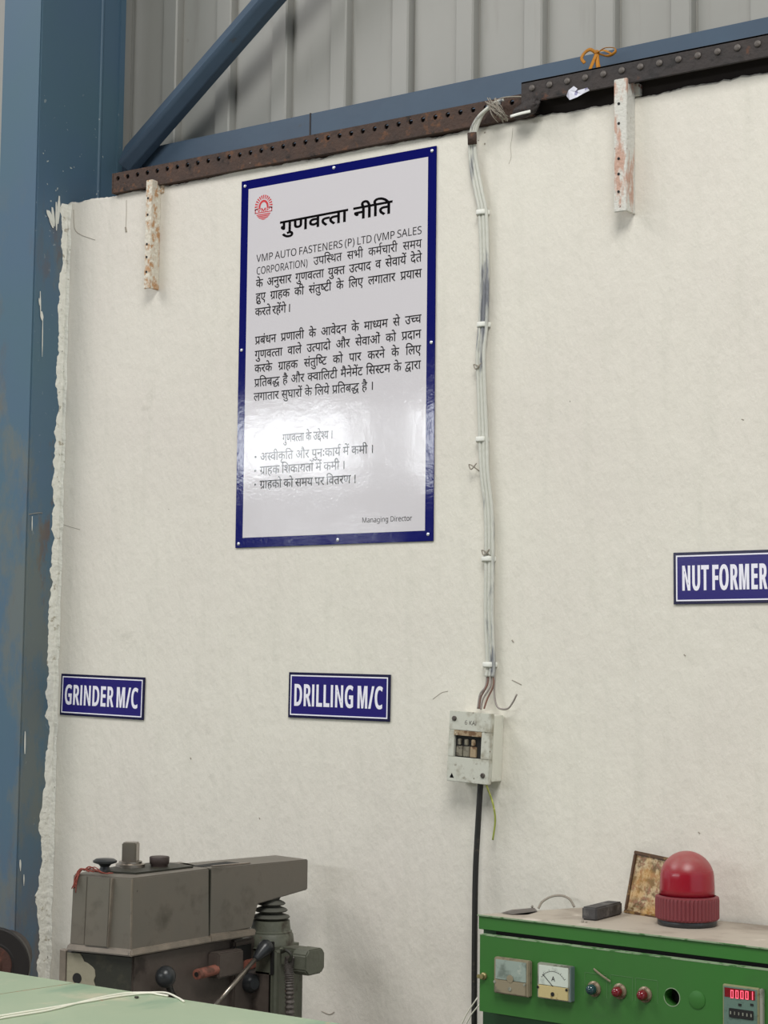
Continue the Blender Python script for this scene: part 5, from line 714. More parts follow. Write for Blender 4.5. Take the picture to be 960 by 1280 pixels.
# ------------------------------------------------------------------ big notice board (Hindi)
BX, BZ, BW, BH = -2.930, 1.883, .6044, .9548
e = empty('notice_board', (BX, -.0005, BZ)); e.rotation_euler = (0, R(-.12), 0)
bm = BM(); box(bm, (0, -.0035, 0), (BW, -.0005, BH), .0008); build('backing_sheet', bm, M_navy, e)
bm = BM(); box(bm, (.0245, -.00375, .0255), (BW-.0235, -.0033, BH-.0240), 0); build('white_panel', bm, M_white, e)
Y1 = -.0040
text('heading', 'H', .131, .8005, .0478, M_black, e, fitw=.345, bold=26, y=Y1, slope=.02)
bl = dict(L1=(.735, .744), L2=(.702, .7109), L3=(.6685, .6763), L4=(.633, .638), L6=(.5207, .527), L7=(.484, .490), L8=(.4477, .4524), L9=(.411, .4152))
HS = .0318
text('text_line', 'L1', .0544, .735, .0268, M_grey, e, fitw=.511, bold=0, y=Y1, slope=.0176, gapk=.2)
t1 = text('text_line', 'L2', .0548, .702, .0268, M_grey, e, fitw=.166, bold=0, y=Y1, slope=.0176, only=(0, 1))
text('text_line', 'L2', .2385, .7055, HS, M_grey, e, width=.326, bold=5, xs=.93, y=Y1, slope=.0155, only=(1, 99))
for k, (a, b) in bl.items():
    if k in ('L1', 'L2'): continue
    text('text_line', k, .0545, a, HS, M_grey, e, width=.5105, bold=10, xs=.93, y=Y1, slope=(b-a)/.51)
text('text_line', 'L5', .0530, .5945, HS, M_grey, e, bold=10, xs=.93, y=Y1, gapk=.15)
text('text_line', 'L10', .0532, .375, HS, M_grey, e, width=.375, bold=10, xs=.93, y=Y1)
text('text_line', 'G', .1487, .263, HS, M_grey, e, fitw=.158, bold=10, y=Y1)
for k, zz, w in (('B1', .2196, .353), ('B2', .185, .268), ('B3', .149, .302)):
    text('text_line', k, .0775, zz, HS, M_grey, e, width=w, bold=10, xs=.93, y=Y1)
    bm = BM(); lathe(bm, [(.0032, 0), (.0032, .0002)], 10, along((.0625, Y1, zz+.011), (0, -1, 0))); build('bullet', bm, M_grey, e)
text('signature', 'MD', .3972, .0505, .0178, M_grey, e, fitw=.147, bold=0, y=Y1)
# red sunburst emblem
bm = BM(); cx, cz, rx, rz = .0752, .8762, .0292, .0325
def quad(pts):
    bm.faces.new([bm.verts.new((cx+a*rx, Y1, cz+b*rz)) for a, b in pts])
for i in range(15):
    a = R(-8+196*i/14); w0, w1 = R(2.6), R(4.3); c = (math.cos, math.sin)
    quad([(math.cos(a-w0)*.62, math.sin(a-w0)*.62+.05), (math.cos(a-w1), math.sin(a-w1)), (math.cos(a+w1), math.sin(a+w1)), (math.cos(a+w0)*.62, math.sin(a+w0)*.62+.05)])
for i in range(16):
    a, b = R(180*i/16), R(180*(i+1)/16)
    quad([(math.cos(a)*.36, math.sin(a)*.42+.0), (math.cos(a)*.56, math.sin(a)*.6+.0), (math.cos(b)*.56, math.sin(b)*.6+.0), (math.cos(b)*.36, math.sin(b)*.42+.0)])
quad([(-.97, -.06), (-.36, -.0), (-.36, -.07), (-.97, -.13)]); quad([(.97, -.06), (.36, -.0), (.36, -.07), (.97, -.13)])
quad([(-.97, -.43), (.97, -.43), (.97, -.36), (-.97, -.36)])
quad([(-.97, -.43), (-.97, -.06), (-.88, -.06), (-.88, -.43)]); quad([(.97, -.43), (.97, -.06), (.88, -.06), (.88, -.43)])
for k in range(4):
    z0 = -.52-.13*k; h = .085; w0 = math.sqrt(max(0, 1-(z0)**2)); w1 = math.sqrt(max(.0, 1-min(1, abs(z0-h))**2))
    quad([(-w1*.94, z0-h), (w1*.94, z0-h), (w0*.94, z0), (-w0*.94, z0)])
lo = build('emblem', bm, M_red, e)
text('emblem_letters', 'V', cx-.021, cz-.0108, .0125, M_red, e, fitw=.042, bold=24, y=Y1)
bms = BM(); lathe(bms, [(.0042, 0), (.0042, .0012), (.0028, .0026), (0, .003)], 12); src = None
for (x, z) in [(.0125, .9405), (.298, .9465), (.592, .944), (.0105, .5104), (.5945, .476), (.0115, .0105), (.325, .0115), (.590, .0165)]:
    if src is None: src = build('screw', bms, M_screw, e, smooth=True, autos=40); src.location = (x, -.0035, z); src.rotation_euler = (R(90), 0, 0)
    else: inst(src, 'screw', e, (x, -.0035, z), (R(90), 0, 0))
tag(e, 'tall white notice board with navy border and Hindi text high on the wall', 'notice board')

# small navy machine signs
def small_sign(key, x, z, w, rot, label, tx, tw, th=.0517):
    e = empty('machine_sign', (x, -.0005, z), 0); e.rotation_euler = (0, R(-rot), 0); h = .1118
    bm = BM(); box(bm, (0, -.004, -h), (w, -.0005, 0), .0006); build('plate', bm, M_navy3, e)
    bm = BM(); box(bm, (.0065, -.0043, -h+.0065), (w-.0065, -.0038, -.0065)); build('blue_field', bm, M_navy2, e)
    bm = BM(); a, b, t = .0065, .0095, .0
    for q in ((a, -h+a, w-a, -h+b), (a, -b, w-a, -a), (a, -h+b, b, -b), (w-b, -h+b, w-a, -b)): box(bm, (q[0], -.0046, q[1]), (q[2], -.0042, q[3]))
    build('white_border', bm, M_letterwhite, e)
    text('lettering', key, tx, -h/2-th/2+.001, th/.735, M_letterwhite, e, fitw=tw, bold=26, y=-.0048, gapk=.2, track=1.7)
    tag(e, label, 'sign'); return e
small_sign('S1', -3.5339, 1.5550, .306, -1.09, 'navy sign reading GRINDER M/C beside the blue column', .0175, .270)
small_sign('S2', -2.7492, 1.5698, .306, -.40, 'navy sign reading DRILLING M/C above the grey drill press', .0175, .270)
small_sign('S3', -1.7039, 1.8415, .240, .38, 'navy sign reading NUT FORMER at the right edge', .0205, .197)

# ------------------------------------------------------------------ wiring down the wall
e = empty('cable_run', atY(606, 400, 0)[:]); eo = e.location
path = [(626, 128, -.03), (612, 134, -.035), (600, 146, -.03), (592, 165, -.022), (591, 190, -.014), (594, 215, -.012), (600, 245, -.012), (604, 268, -.012), (606, 330, -.012), (604.5, 400, -.013), (601, 440, -.016), (602, 480, -.013), (604.5, 548, -.012), (606, 590, -.014), (611, 640, -.012), (612, 698, -.012), (611.5, 768, -.012), (613.5, 830, -.012), (612, 846, -.014)]
for off, rr in ((-.0085, .0044), (.0, .0048), (.0088, .0042)):
    P = []
    for i, (a, b, y) in enumerate(path):
        v = atY(a, b, y); k = 1.0 if i not in (3, 4) else .8
        P.append(v+Vector((off*k, -abs(off)*.1+.0015*noise.noise(Vector((i, off*400, 0))), off*.6 if i < 3 else 0))-eo)
    t = BM(); tube(t, P, rr, 8, 6); build('cable', t, M_cable, e, smooth=True)
for (a, b, w) in [(605, 267, .013), (606, 407, .013), (604.5, 550, .012), (612, 699, .014), (613.5, 831, .014)]:
    v = atY(a, b, 0)-eo
    bm = BM(); tube(bm, [v+Vector((-w-.003, 0, .0)), v+Vector((-w, -.010, 0)), v+Vector((-.008, -.019, 0)), v+Vector((.008, -.019, 0)), v+Vector((w, -.010, 0)), v+Vector((w+.003, 0, 0))], (.0065, .0014), 6, 5, flat=(0, 0, 1)); build('cable_clip', bm, M_clip, e, smooth=True)
bm = BM(); v0 = atY(591.5, 166, -.022)-eo; v1 = atY(592, 181, -.017)-eo; tube(bm, [v0+Vector((-.001, -.004, 0)), v1+Vector((-.001, -.004, 0))], (.0125, .007), 10, 0, flat=(1, 0, 0)); build('tape_wrap', bm, M_rust, e, smooth=True)
# knotted strings hanging on the run
for a, b in ((590, 583), (606, 690), (596, 458)):
    v = atY(a, b, -.012)-eo; t = BM()
    tube(t, [v+Vector((.02, 0, -.012)), v+Vector((.006, -.008, .0)), v+Vector((-.006, -.004, .004)), v+Vector((.004, -.01, -.008)), v+Vector((.016, -.006, .006))], .0016, 5, 5); build('string_knot', t, M_tuft, e, smooth=True)
tag(e, 'run of whitewashed cables clipped down the wall to the switch box', 'cable')
# frayed bundle of wire ends at the top
e = empty('frayed_wire_bundle', atY(622, 140, -.02)[:]); eo = e.location; random.seed(2)
t = BM()
for i in range(22):
    a0 = (612+random.uniform(-6, 8), 128+random.uniform(-6, 4)); a1 = (628+random.uniform(-8, 8), 150+random.uniform(-6, 4))
    m1 = ((a0[0]+a1[0])/2+random.uniform(-4, 4), (a0[1]+a1[1])/2+random.uniform(-3, 3))
    tube(t, [atY(*a0, -.045+random.uniform(-.01, .02))-eo, atY(*m1, -.05)-eo, atY(*a1, -.03)-eo], .0011, 4, 4)
build('strands', t, M_tuft, e)
t = BM(); tube(t, [atY(616, 128, -.03)-eo, atY(630, 122, -.035)-eo, atY(652, 121, -.03)-eo, atY(668, 124, -.025)-eo, atY(674, 122, -.02)-eo], .0017, 6, 6); build('loose_wire', t, M_tuft, e, smooth=True)
tag(e, 'frayed grey wire ends over the wall edge at the top of the cable run', 'wires')
# oily rag and putty on the wall edge right of it
bm = BM(); bmesh.ops.create_icosphere(bm, subdivisions=4, radius=1)
c0 = atY(659, 136, -.036)
for v in bm.verts:
    k = 1+.28*noise.noise(v.co*1.7)+.13*noise.noise(v.co*5)
    v.co = Vector((v.co.x*.036*k, v.co.y*.012*k, v.co.z*.019*k+v.co.x*.008))
tag(build('oily_rag', bm, M_darksteel, smooth=True, loc=c0), 'dark oily rag lying over the wall edge beside the frayed wires', 'rag')
bm = BM(); o = atY(638, 145.5, -.056); tube(bm, [Vector((0, 0, 0)), atY(650, 142, -.058)-o, atY(663, 139, -.056)-o], (.0035, .0012), 8, 4, flat=(0, 0, 1))
tag(build('white_strip_offcut', bm, M_clip, smooth=True, loc=o), 'short white plastic offcut stuck on the oily rag', 'offcut')

# ------------------------------------------------------------------ switch box
p = atY(563, 888, -.055)
e = empty('switch_box', (p.x, 0, p.z)); e.rotation_euler = (0, R(2.6), 0); W, H = .112, .160
bm = BM(); box(bm, (.004, -.046, -H+.006), (W+.0, 0, -.004), .002); build('base', bm, M_boxclean, e)
bm = BM()
for a, b in (((0, -H), (W, -.108+.004)), ((0, -.043), (W, 0)), ((0, -.104), (.016, -.043)), ((.088, -.104), (W, -.043))): box(bm, (a[0], -.058, a[1]), (b[0], -.044, b[1]), .0012)
build('cover', bm, M_boxplastic, e)
bm = BM(); box(bm, (.014, -.050, -.106), (.090, -.0455, -.041)); build('recess', bm, M_dark, e)
for k in range(3):
    bm = BM(); x = .020+k*.0185; box(bm, (x, -.054, -.102), (x+.0165, -.049, -.078), .001); box(bm, (x+.004, -.0565, -.076), (x+.0125, -.050, -.062), .001)
    build('breaker', bm, M_boxrust if k == 2 else M_grimy, e)
bm = BM(); box(bm, (.015, -.0588, -.0545), (.089, -.0575, -.043), .0003); build('stained_label', bm, M_boxrust, e)
for x, z in ((.014, -.017), (.097, -.140)):
    bm = BM(); lathe(bm, [(.0058, 0), (.0058, .002), (.004, .004), (0, .0043)], 14, along((x, -.058, z), (0, -1, 0))); box(bm, (x-.005, -.0627, z-.0006), (x+.005, -.0620, z+.0006)); build('cover_screw', bm, M_bolt, e, smooth=True, autos=40)
text('print', 'A', .042, -.029, .0135, M_bolt, e, y=-.0583, only=(3, 5))
bm = BM(); v = [bm.verts.new(q) for q in ((.008, -.0583, -.152), (.020, -.0583, -.152), (.014, -.0583, -.141))]; bm.faces.new(v); build('warning_mark', bm, M_black, e)
tag(e, 'grimy ivory switch box with three breakers below the cable run', 'switch box')
# wires from the run into the box
e = empty('box_feed_wires', atY(606, 860, -.02)[:]); eo = e.location
for i, (pts, m) in enumerate([([(611, 842), (609, 856), (601, 872), (599, 886)], M_brownwire), ([(614, 843), (613, 858), (604, 873), (601, 887)], M_greywire), ([(616, 842), (617, 856), (609, 874), (605, 886)], M_brownwire), ([(609, 843), (607, 858), (600, 868), (597, 886)], M_greywire), ([(618, 843), (618, 868), (622, 884), (634, 886), (641, 878), (646, 868)], M_greywire)]):
    t = BM(); tube(t, [atY(a, b, -.012-.004*k)-eo for k, (a, b) in enumerate(pts)], .0022, 6, 6); build('wire', t, m, e, smooth=True)
tag(e, 'thin brown and grey wires entering the top of the switch box', 'wires')
t = BM(); o = atY(600, 985, -.03); tube(t, [atY(601, 970, -.03)-o, atY(600, 990, -.032)-o, atY(597, 1040, -.032)-o, atY(594.5, 1090, -.035)-o, atY(593.5, 1150, -.04)-o, atY(593, 1220, -.045)-o, atY(593, 1300, -.05)-o, atY(594, 1420, -.05)-o], .0068, 12, 8)
tag(build('power_cable', t, M_blackcable, smooth=True, loc=o), 'thick black cable hanging from the switch box down behind the green cabinet', 'cable')
t = BM(); o = atY(607, 980, -.03); tube(t, [atY(605, 970, -.03)-o, atY(609, 984, -.03)-o, atY(616, 1004, -.025)-o, atY(619, 1025, -.02)-o, atY(616, 1050, -.02)-o], .0022, 8, 8)
tag(build('earth_wire', t, M_earth, smooth=True, loc=o), 'loose yellow-green earth wire dangling under the switch box', 'wire')
e = empty('loose_white_wires', atY(590, 1262, -.07)[:]); eo = e.location
for pts in ([(572, 1292), (583, 1268), (597, 1247)], [(577, 1292), (588, 1270), (599, 1256)]):
    t = BM(); tube(t, [atY(a, b, -.075)-eo for a, b in pts], .0016, 6, 5); build('wire', t, M_whitewire, e, smooth=True)
tag(e, 'two thin pale wires crossing the black cable low by the green cabinet', 'wires')

# ------------------------------------------------------------------ green control cabinet
CA = math.atan2(-.035, .665); CO = Vector((-2.036, -.256, 0)); ZC = 1.067
cab = empty('control_cabinet', CO[:], CA); CI = (Matrix.Translation(CO) @ Matrix.Rotation(CA, 4, 'Z')).inverted()
def cb(px, py, y=0):
    """pixel -> cabinet coordinates on its front plane (x along the front, y into the cabinet)"""
    o = CI @ CAM; d = CI.to_3x3() @ ray(px, py); return o+d*((y-o.y)/d.y)
CW = 1.05
def door_z(py_l, px_l): return cb(px_l, py_l, -.018).z
zr = cb(606, 1163, 0).z+.0015           # lower edge of the rim
bm = BM(); prism(bm, [(0, .016), (CW, .016), (CW, .30), (.10, .245)], 0.02, ZC-.002, .002); build('body', bm, M_greendark, cab)
bm = BM(); prism(bm, [(0, 0), (CW, 0), (CW, .016), (0, .016)], zr, ZC-.002, .001); build('rim', bm, M_green, cab)
bm = BM(); prism(bm, [(-.002, -.003), (CW, -.003), (CW, .305), (.108, .248)], ZC-.002, ZC, .0006); build('top', bm, [M_dusty], cab)
bm = BM(); box(bm, (-.002, -.0036, ZC-.0028), (CW, -.0006, ZC+.0003), .0006); build('top_edge', bm, M_greenedge, cab)
dl = cb(600, 1168, -.018).x; dzt = cb(604, 1168, -.018).z-.001; dzb = cb(602, 1264, -.018).z
bm = BM()
hole = cb(840, 1246.5, -.018); hr = cb(849.5, 1247, -.018).x-hole.x
# door panel with a true round hole: strips around a ring
x0, x1 = dl, CW-.01; hx, hz = hole.x, hole.z; K = 24; q = .02
for (a, b) in (((x0, dzb), (hx-q, dzt)), ((hx+q, dzb), (x1, dzt)), ((hx-q, dzb), (hx+q, hz-q)), ((hx-q, hz+q), (hx+q, dzt))): box(bm, (a[0], -.018, a[1]), (b[0], .0, b[1]))
for y in (-.018,):
    ring = [(hx+hr*math.cos(2*math.pi*k/K), hz+hr*math.sin(2*math.pi*k/K)) for k in range(K)]
    def sq(k):
        an = 2*math.pi*k/K; c, s = math.cos(an), math.sin(an); tt = min(q/abs(c) if abs(c) > 1e-6 else 9, q/abs(s) if abs(s) > 1e-6 else 9); return (hx+tt*c, hz+tt*s)
    for k in range(K):
        a, b = ring[k], ring[(k+1) % K]; c, d2 = sq(k+1), sq(k)
        bm.faces.new([bm.verts.new((u[0], y, u[1])) for u in (a, b, c, d2)])
        bm.faces.new([bm.verts.new(u) for u in ((a[0], y, a[1]), (b[0], y, b[1]), (b[0], .012, b[1]), (a[0], .012, a[1]))])
door = build('door', bm, M_green, cab)
bm = BM(); box(bm, (x0-.001, -.0186, dzt-.0012), (x1, .0, dzt+.0006), .0005); build('door_edge', bm, M_greenedge, door)  # pale strip paints in the highlight along the door's top edge
bm = BM(); box(bm, (x0+.02, .013, dzb+.01), (x1-.02, .0155, dzt+.012)); build('dark_interior', bm, M_dark, cab)
# meters
def meter(px0, py0, px1, py1, old):
    a = cb(px0, py0, -.018); b = cb(px1, py1, -.018); w = b.x-a.x; h = a.z-b.z; d = .014
    bm = BM(); box(bm, (a.x, -.018-d, b.z), (b.x, -.018, a.z), .002); m = build('meter', bm, M_bezel if not old else M_beigeold, cab)
    s = b.z+h*.40
    bm = BM(); box(bm, (a.x+w*.06, -.0335, s), (b.x-w*.07, -.0315, a.z-h*.05), .0006); build('dial', bm, M_dialold if old else M_dialface, m)
    bm = BM(); box(bm, (a.x+w*.05, -.0348, b.z+h*.03), (b.x-w*.07, -.0315, s-.001), .001); build('lower_cover', bm, M_beigeold if old else M_cream, m)
    cx = (a.x+b.x)/2-w*.01
    if not old:
        bm = BM(); cz = s-.004
        for i in range(15):
            an = R(35+110*i/14); r = w*.40; L = .0045 if i % 3 == 0 else .0025; c, s_ = math.cos(an), math.sin(an); t = .0004
            p0 = Vector((cx+c*r, 0, cz+s_*r)); p1 = Vector((cx+c*(r+L), 0, cz+s_*(r+L))); n = Vector((-s_, 0, c))*t
            bm.faces.new([bm.verts.new((v.x, -.0338, v.z)) for v in (p0+n, p1+n, p1-n, p0-n)])
        for i in range(14):
            a1, a2 = R(35+110*i/14), R(35+110*(i+1)/14); r = w*.40
            bm.faces.new([bm.verts.new((cx+math.cos(an)*rr, -.0338, cz+math.sin(an)*rr)) for an, rr in ((a1, r), (a1, r+.0007), (a2, r+.0007), (a2, r))])
        build('scale', bm, M_grey, m)
        bm = BM(); box(bm, (-.0005, -.0344, 0), (.0005, -.0338, w*.40)); o = build('needle', bm, M_black, m); 
        o.location = (cx, 0, s-.001); o.rotation_euler = (0, R(-48), 0)
        text('unit_letter', 'A', cx-.0035, s+h*.14, .0125, M_grey, m, y=-.0339, only=(0, 1), bold=18)
    else:
        bm = BM(); lathe(bm, [(.008, 0), (.008, .001), (0, .0012)], 16, along((cx, -.0345, s+.004), (0, -1, 0))); build('dial_boss', bm, M_beigeold, m)
    for (x, z, r) in ((cx, b.z+h*.17, .0042), (a.x+w*.05, s-.006, .0028), (b.x-w*.10, s-.004, .0028)):
        bm = BM(); lathe(bm, [(r, 0), (r, .0012), (0, .0014)], 12, along((x, -.0348, z), (0, -1, 0))); build('meter_screw', bm, M_dark if not old else M_bezel, m)
    if not old:
        bm = BM(); box(bm, (b.x-.0025, -.0325, b.z+.001), (b.x+.0006, -.0175, a.z-.001)); build('side_face', bm, M_bezelside, m)
    return m
tag(meter(622, 1195, 665.5, 1246, True), 'old clouded meter'); tag(meter(676, 1202, 718, 1252, False), 'clear meter with an ammeter scale')
# indicator lamps
bmh = BM(); lathe(bmh, [(.0155, 0), (.0155, .003), (.0115, .0055), (.0110, .009)], 24); hs = None
for i, (px, py, ml) in enumerate([(740, 1236, M_lensblue), (772, 1239, M_lensred), (803.5, 1243, M_lensred)]):
    c = cb(px+3, py, -.018)
    if hs is None: hs = build('indicator_lamp', bmh, M_holder, cab, smooth=True, autos=40); h = hs; h.location = (c.x, -.018, c.z); h.rotation_euler = (R(90), 0, 0)
    else: h = inst(hs, 'indicator_lamp', cab, (c.x, -.018, c.z), (R(90), 0, 0))
    t = BM(); lathe(t, [(.0105, 0), (.0105, .008), (.0095, .014), (.0065, .018), (0, .0195)], 20); build('lens', t, ml, h, smooth=True, autos=50, loc=(0, 0, .004))
    # outline of the missing name plate behind the lamp
    bm = BM(); a = cb(px-9, py-21, -.018); b = cb(px+19, py+12, -.018); t_ = .0009
    for qd in ((a.x, a.z-t_, b.x, a.z), (a.x, b.z, a.x+t_, a.z), (b.x-t_, b.z, b.x, a.z)): box(bm, (qd[0], -.0186, qd[1]), (qd[2], -.0176, qd[3]))
    build('plate_outline', bm, M_outline, cab)
a = cb(742, 1211, -.020); b = cb(763, 1227, -.022); t = BM(); tube(t, [a, (a+b)/2+Vector((0, -.002, 0)), b], (.0022, .0006), 6, 3, flat=(0, 0, 1)); build('bent_name_plate', t, M_beigeold, cab)
bm = BM(); lathe(bm, [(hr+.0015, 0), (hr+.0015, .0006), (hr, .0006), (hr, 0)], 28, along((hx, -.018, hz), (0, -1, 0)), cap=False)
build('hole_ring', bm, M_greenedge, cab)
c = cb(871.5, 1250, -.018); bm = BM(); lathe(bm, [(.0175, 0), (.0175, .0012), (.0155, .0022), (0, .0024)], 28, along((c.x, -.018, c.z), (0, -1, 0))); build('blanking_disc', bm, M_green, cab, smooth=True, autos=40)
# counter display
a = cb(905, 1229, -.018); b = cb(951, 1290, -.018); w = b.x-a.x; h = a.z-b.z
bm = BM(); box(bm, (a.x, -.024, b.z), (b.x, -.018, a.z), .0015); ct = build('counter', bm, M_countframe, cab)
bm = BM(); box(bm, (a.x+.003, -.0252, b.z+.003), (b.x-.004, -.0235, a.z-.0035)); build('face', bm, M_countface, ct)
w0 = cb(912, 1236.5, -.025); w1 = cb(944, 1250, -.025)
bm = BM(); box(bm, (a.x+.005, -.0258, w1.z-.001), (b.x-.008, -.0250, a.z-.006)); build('display_window', bm, M_ledbg, ct)
SEG = {'0': 'abcdef', '1': 'bc', '8': 'abcdefg'}
for i, chn in enumerate(['0', '0', '0', '0', '1']):
    c0 = cb(913.2+i*6.2, 1247.5+i*.55, -.026); ww = .0062; hh = .0155; t = .0016; bm = BM(); X, Z = c0.x, c0.z
    if chn == '1': X -= .001
    g = dict(a=(0, hh-t, ww, hh), b=(ww-t, hh/2, ww, hh), c=(ww-t, 0, ww, hh/2), d=(0, 0, ww, t), e=(0, 0, t, hh/2), f=(0, hh/2, t, hh), g=(0, hh/2-t/2, ww, hh/2+t/2))
    for s in SEG[chn]: qd = g[s]; box(bm, (X+qd[0]+.0001, -.0264, Z+qd[1]+.0001), (X+qd[2]-.0001, -.0260, Z+qd[3]-.0001))
    build('digit', bm, M_led, ct)
p0 = cb(911.5, 1262, -.025); p1 = cb(942, 1273, -.025); zc_ = (p0.z+p1.z)/2
bm = BM(); box(bm, (p0.x, -.027, zc_-.0085), (p1.x, -.025, zc_+.0085), .0008); tw = build('thumbwheel_row', bm, M_dark, ct)
for i in range(6):
    x = p0.x+.004+i*(p1.x-p0.x-.008)/5
    bm = BM(); box(bm, (x-.0012, -.0278, zc_-.003), (x+.0012, -.0268, zc_+.003), .0003); build('thumbwheel', bm, M_bezel, tw)
for px, py in ((925, 1256), (940, 1256)):
    c = cb(px, py, -.025); bm = BM(); box(bm, (c.x-.003, -.0265, c.z-.002), (c.x+.003, -.025, c.z+.002)); build('button', bm, M_dark, ct)
c = cb(953.5, 1237, -.018); bm = BM(); box(bm, (c.x-.003, -.026, c.z-.09), (c.x+.004, -.018, c.z+.002), .001); build('counter_clamp', bm, M_bezel, ct)
# latch at the door's left edge
c = cb(606, 1220, -.018); bm = BM(); lathe(bm, [(.0075, 0), (.0075, .004), (.005, .006), (.005, .012), (0, .0125)], 14, along((c.x-.0015, -.018, c.z), (0, -1, 0))); box(bm, (c.x-.013, -.030, c.z-.0045), (c.x+.003, -.024, c.z+.0035), .0015)
build('latch', bm, M_brass, cab, smooth=True, autos=40)
tag(cab, 'green steel control cabinet with meters, indicator lamps and a counter', 'cabinet')

# things on top of the cabinet
p = atZ(735, 1151, ZC); q2 = atZ(782, 1141, ZC); dd = (q2-p); an = math.atan2(dd.y, dd.x)
e = Vector(((p.x+q2.x)/2, (p.y+q2.y)/2, ZC))
p = atZ(745.5, 1151.5, ZC); q2 = atZ(778, 1143, ZC); dv = (q2-p); dv.z = 0; dv.normalize(); pv = Vector((-dv.y, dv.x, 0))
Lb = (q2-p).length; bm = BM(); box(bm, (0, 0, 0), (Lb, .034, .027), .003, 3, Matrix.Translation((0, 0, 0)))
o = build('whetstone_block', bm, M_slate, smooth=True, autos=35, loc=p); o.rotation_euler = (0, 0, math.atan2(dv.y, dv.x))
tag(o, 'dark grey oblong stone block on the dusty cabinet top', 'stone block')
# picture leaning on the wall
pb = atZ(780.5, 1141, ZC); pt = atY(794, 1063.5, -.012)
tilt = math.atan2(-.012-pb.y, pt.z-ZC); hgt = (pt.z-ZC)/math.cos(tilt)
pr_ = atZ(808, 1145, ZC); ang = math.atan2(pr_.y-pb.y, pr_.x-pb.x)
wpic = .105
e = empty('framed_picture', (pb.x, pb.y, ZC+.0005)); xax = Vector((math.cos(ang), math.sin(ang), 0))
zax = (Vector((pt.x, -.012, pt.z))-Vector(pb)).normalized(); yax = zax.cross(xax).normalized(); xax = yax.cross(zax).normalized()
e.rotation_euler = Matrix((xax, yax, zax)).transposed().to_euler(); H = (Vector((pt.x, -.012, pt.z))-Vector(pb)).length
bm = BM(); f = .0075
for a, b in (((0, 0), (wpic, f)), ((0, H-f), (wpic, H)), ((0, f), (f, H-f)), ((wpic-f, f), (wpic, H-f))): box(bm, (a[0], -.004, a[1]), (b[0], .005, b[1]), .0012)
build('frame', bm, M_wood, e); bm = BM(); box(bm, (f-.001, -.001, f-.001), (wpic-f+.001, .003, H-f+.001)); build('print', bm, M_picture, e)
tag(e, 'small brown-framed picture leaning on the wall behind the red beacon', 'picture')
# beacon
e = empty('warning_beacon', (-1.6235, -.108, ZC))
bm = BM(); lathe(bm, [(.059, 0), (.061, .003), (.061, .010), (.058, .014)], 48); build('base_ring', bm, M_rubber, e, smooth=True, autos=40)
bm = BM(); n = 144; prof = [(.062, .012), (.0655, .016), (.0655, .052), (.0645, .058), (.058, .0605)]; rings = []
for k, (r, z) in enumerate(prof):
    rings.append([bm.verts.new(((r-(.0024 if (i % 3 == 0 and k in (1, 2)) else 0))*math.cos(2*math.pi*i/n), (r-(.0024 if (i % 3 == 0 and k in (1, 2)) else 0))*math.sin(2*math.pi*i/n), z)) for i in range(n)])
for a, b in zip(rings, rings[1:]):
    for i in range(n): bm.faces.new([a[i], a[(i+1) % n], b[(i+1) % n], b[i]])
build('ribbed_collar', bm, M_collar, e)
bm = BM(); prof = [(.0565, .058), (.0565, .075), (.0555, .095)]+[(.0555*math.cos(R(a)), .095+.055*math.sin(R(a))) for a in range(8, 90, 8)]+[(0, .150)]
lathe(bm, prof, 48); build('dome', bm, M_dome, e, smooth=True)
tag(e, 'red domed warning beacon with a ribbed collar on the green cabinet', 'beacon')
# strap loop and debris
t = BM(); o = atZ(667, 1134.5, ZC); tube(t, [atZ(673, 1135.5, ZC+.001)-o, atY(678, 1127, -.06)-o, atY(690, 1120.5, -.045)-o, atY(702, 1119.5, -.035)-o, atY(712, 1124, -.03)-o, atZ(718, 1134, ZC+.001)-o], (.0026, .0007), 6, 8, flat=(0, 1, 0))
tag(build('strapping_loop', t, M_tuft, smooth=True, loc=o), 'arched loop of grey strapping standing on the left of the cabinet top', 'strap')
bm = BM(); P = [atZ(a, b, ZC+.0015) for a, b in [(626, 1141), (640, 1139.5), (668, 1137), (672, 1139), (660, 1142.5), (640, 1143)]]; o = P[0].copy()
bm.faces.new([bm.verts.new((v-o+Vector((0, 0, .004 if i in (1, 2) else 0)))[:]) for i, v in enumerate(P)]); bmesh.ops.solidify(bm, geom=list(bm.faces), thickness=.001)
tag(build('loose_plate', bm, M_greywire, loc=o), 'thin loose metal plate at the left corner of the cabinet top', 'plate')
random.seed(8)
for i, (a, b, r) in enumerate([(728, 1153, .0032), (733, 1153.5, .0026), (665, 1134.5, .003)]):
    bm = BM(); bmesh.ops.create_icosphere(bm, subdivisions=2, radius=r)
    for v in bm.verts: v.co *= 1+.5*noise.noise(v.co*300+Vector((i, 0, 0)))
    g = atZ(a, b, ZC); g.z += r*.75
    tag(build('debris_crumb', bm, M_tuft, loc=g), ['small grey crumb left of the stone block, by the cabinet front', 'small grey crumb just under the near end of the stone block', 'small grey crumb at the foot of the strapping loop'][i], 'crumb')

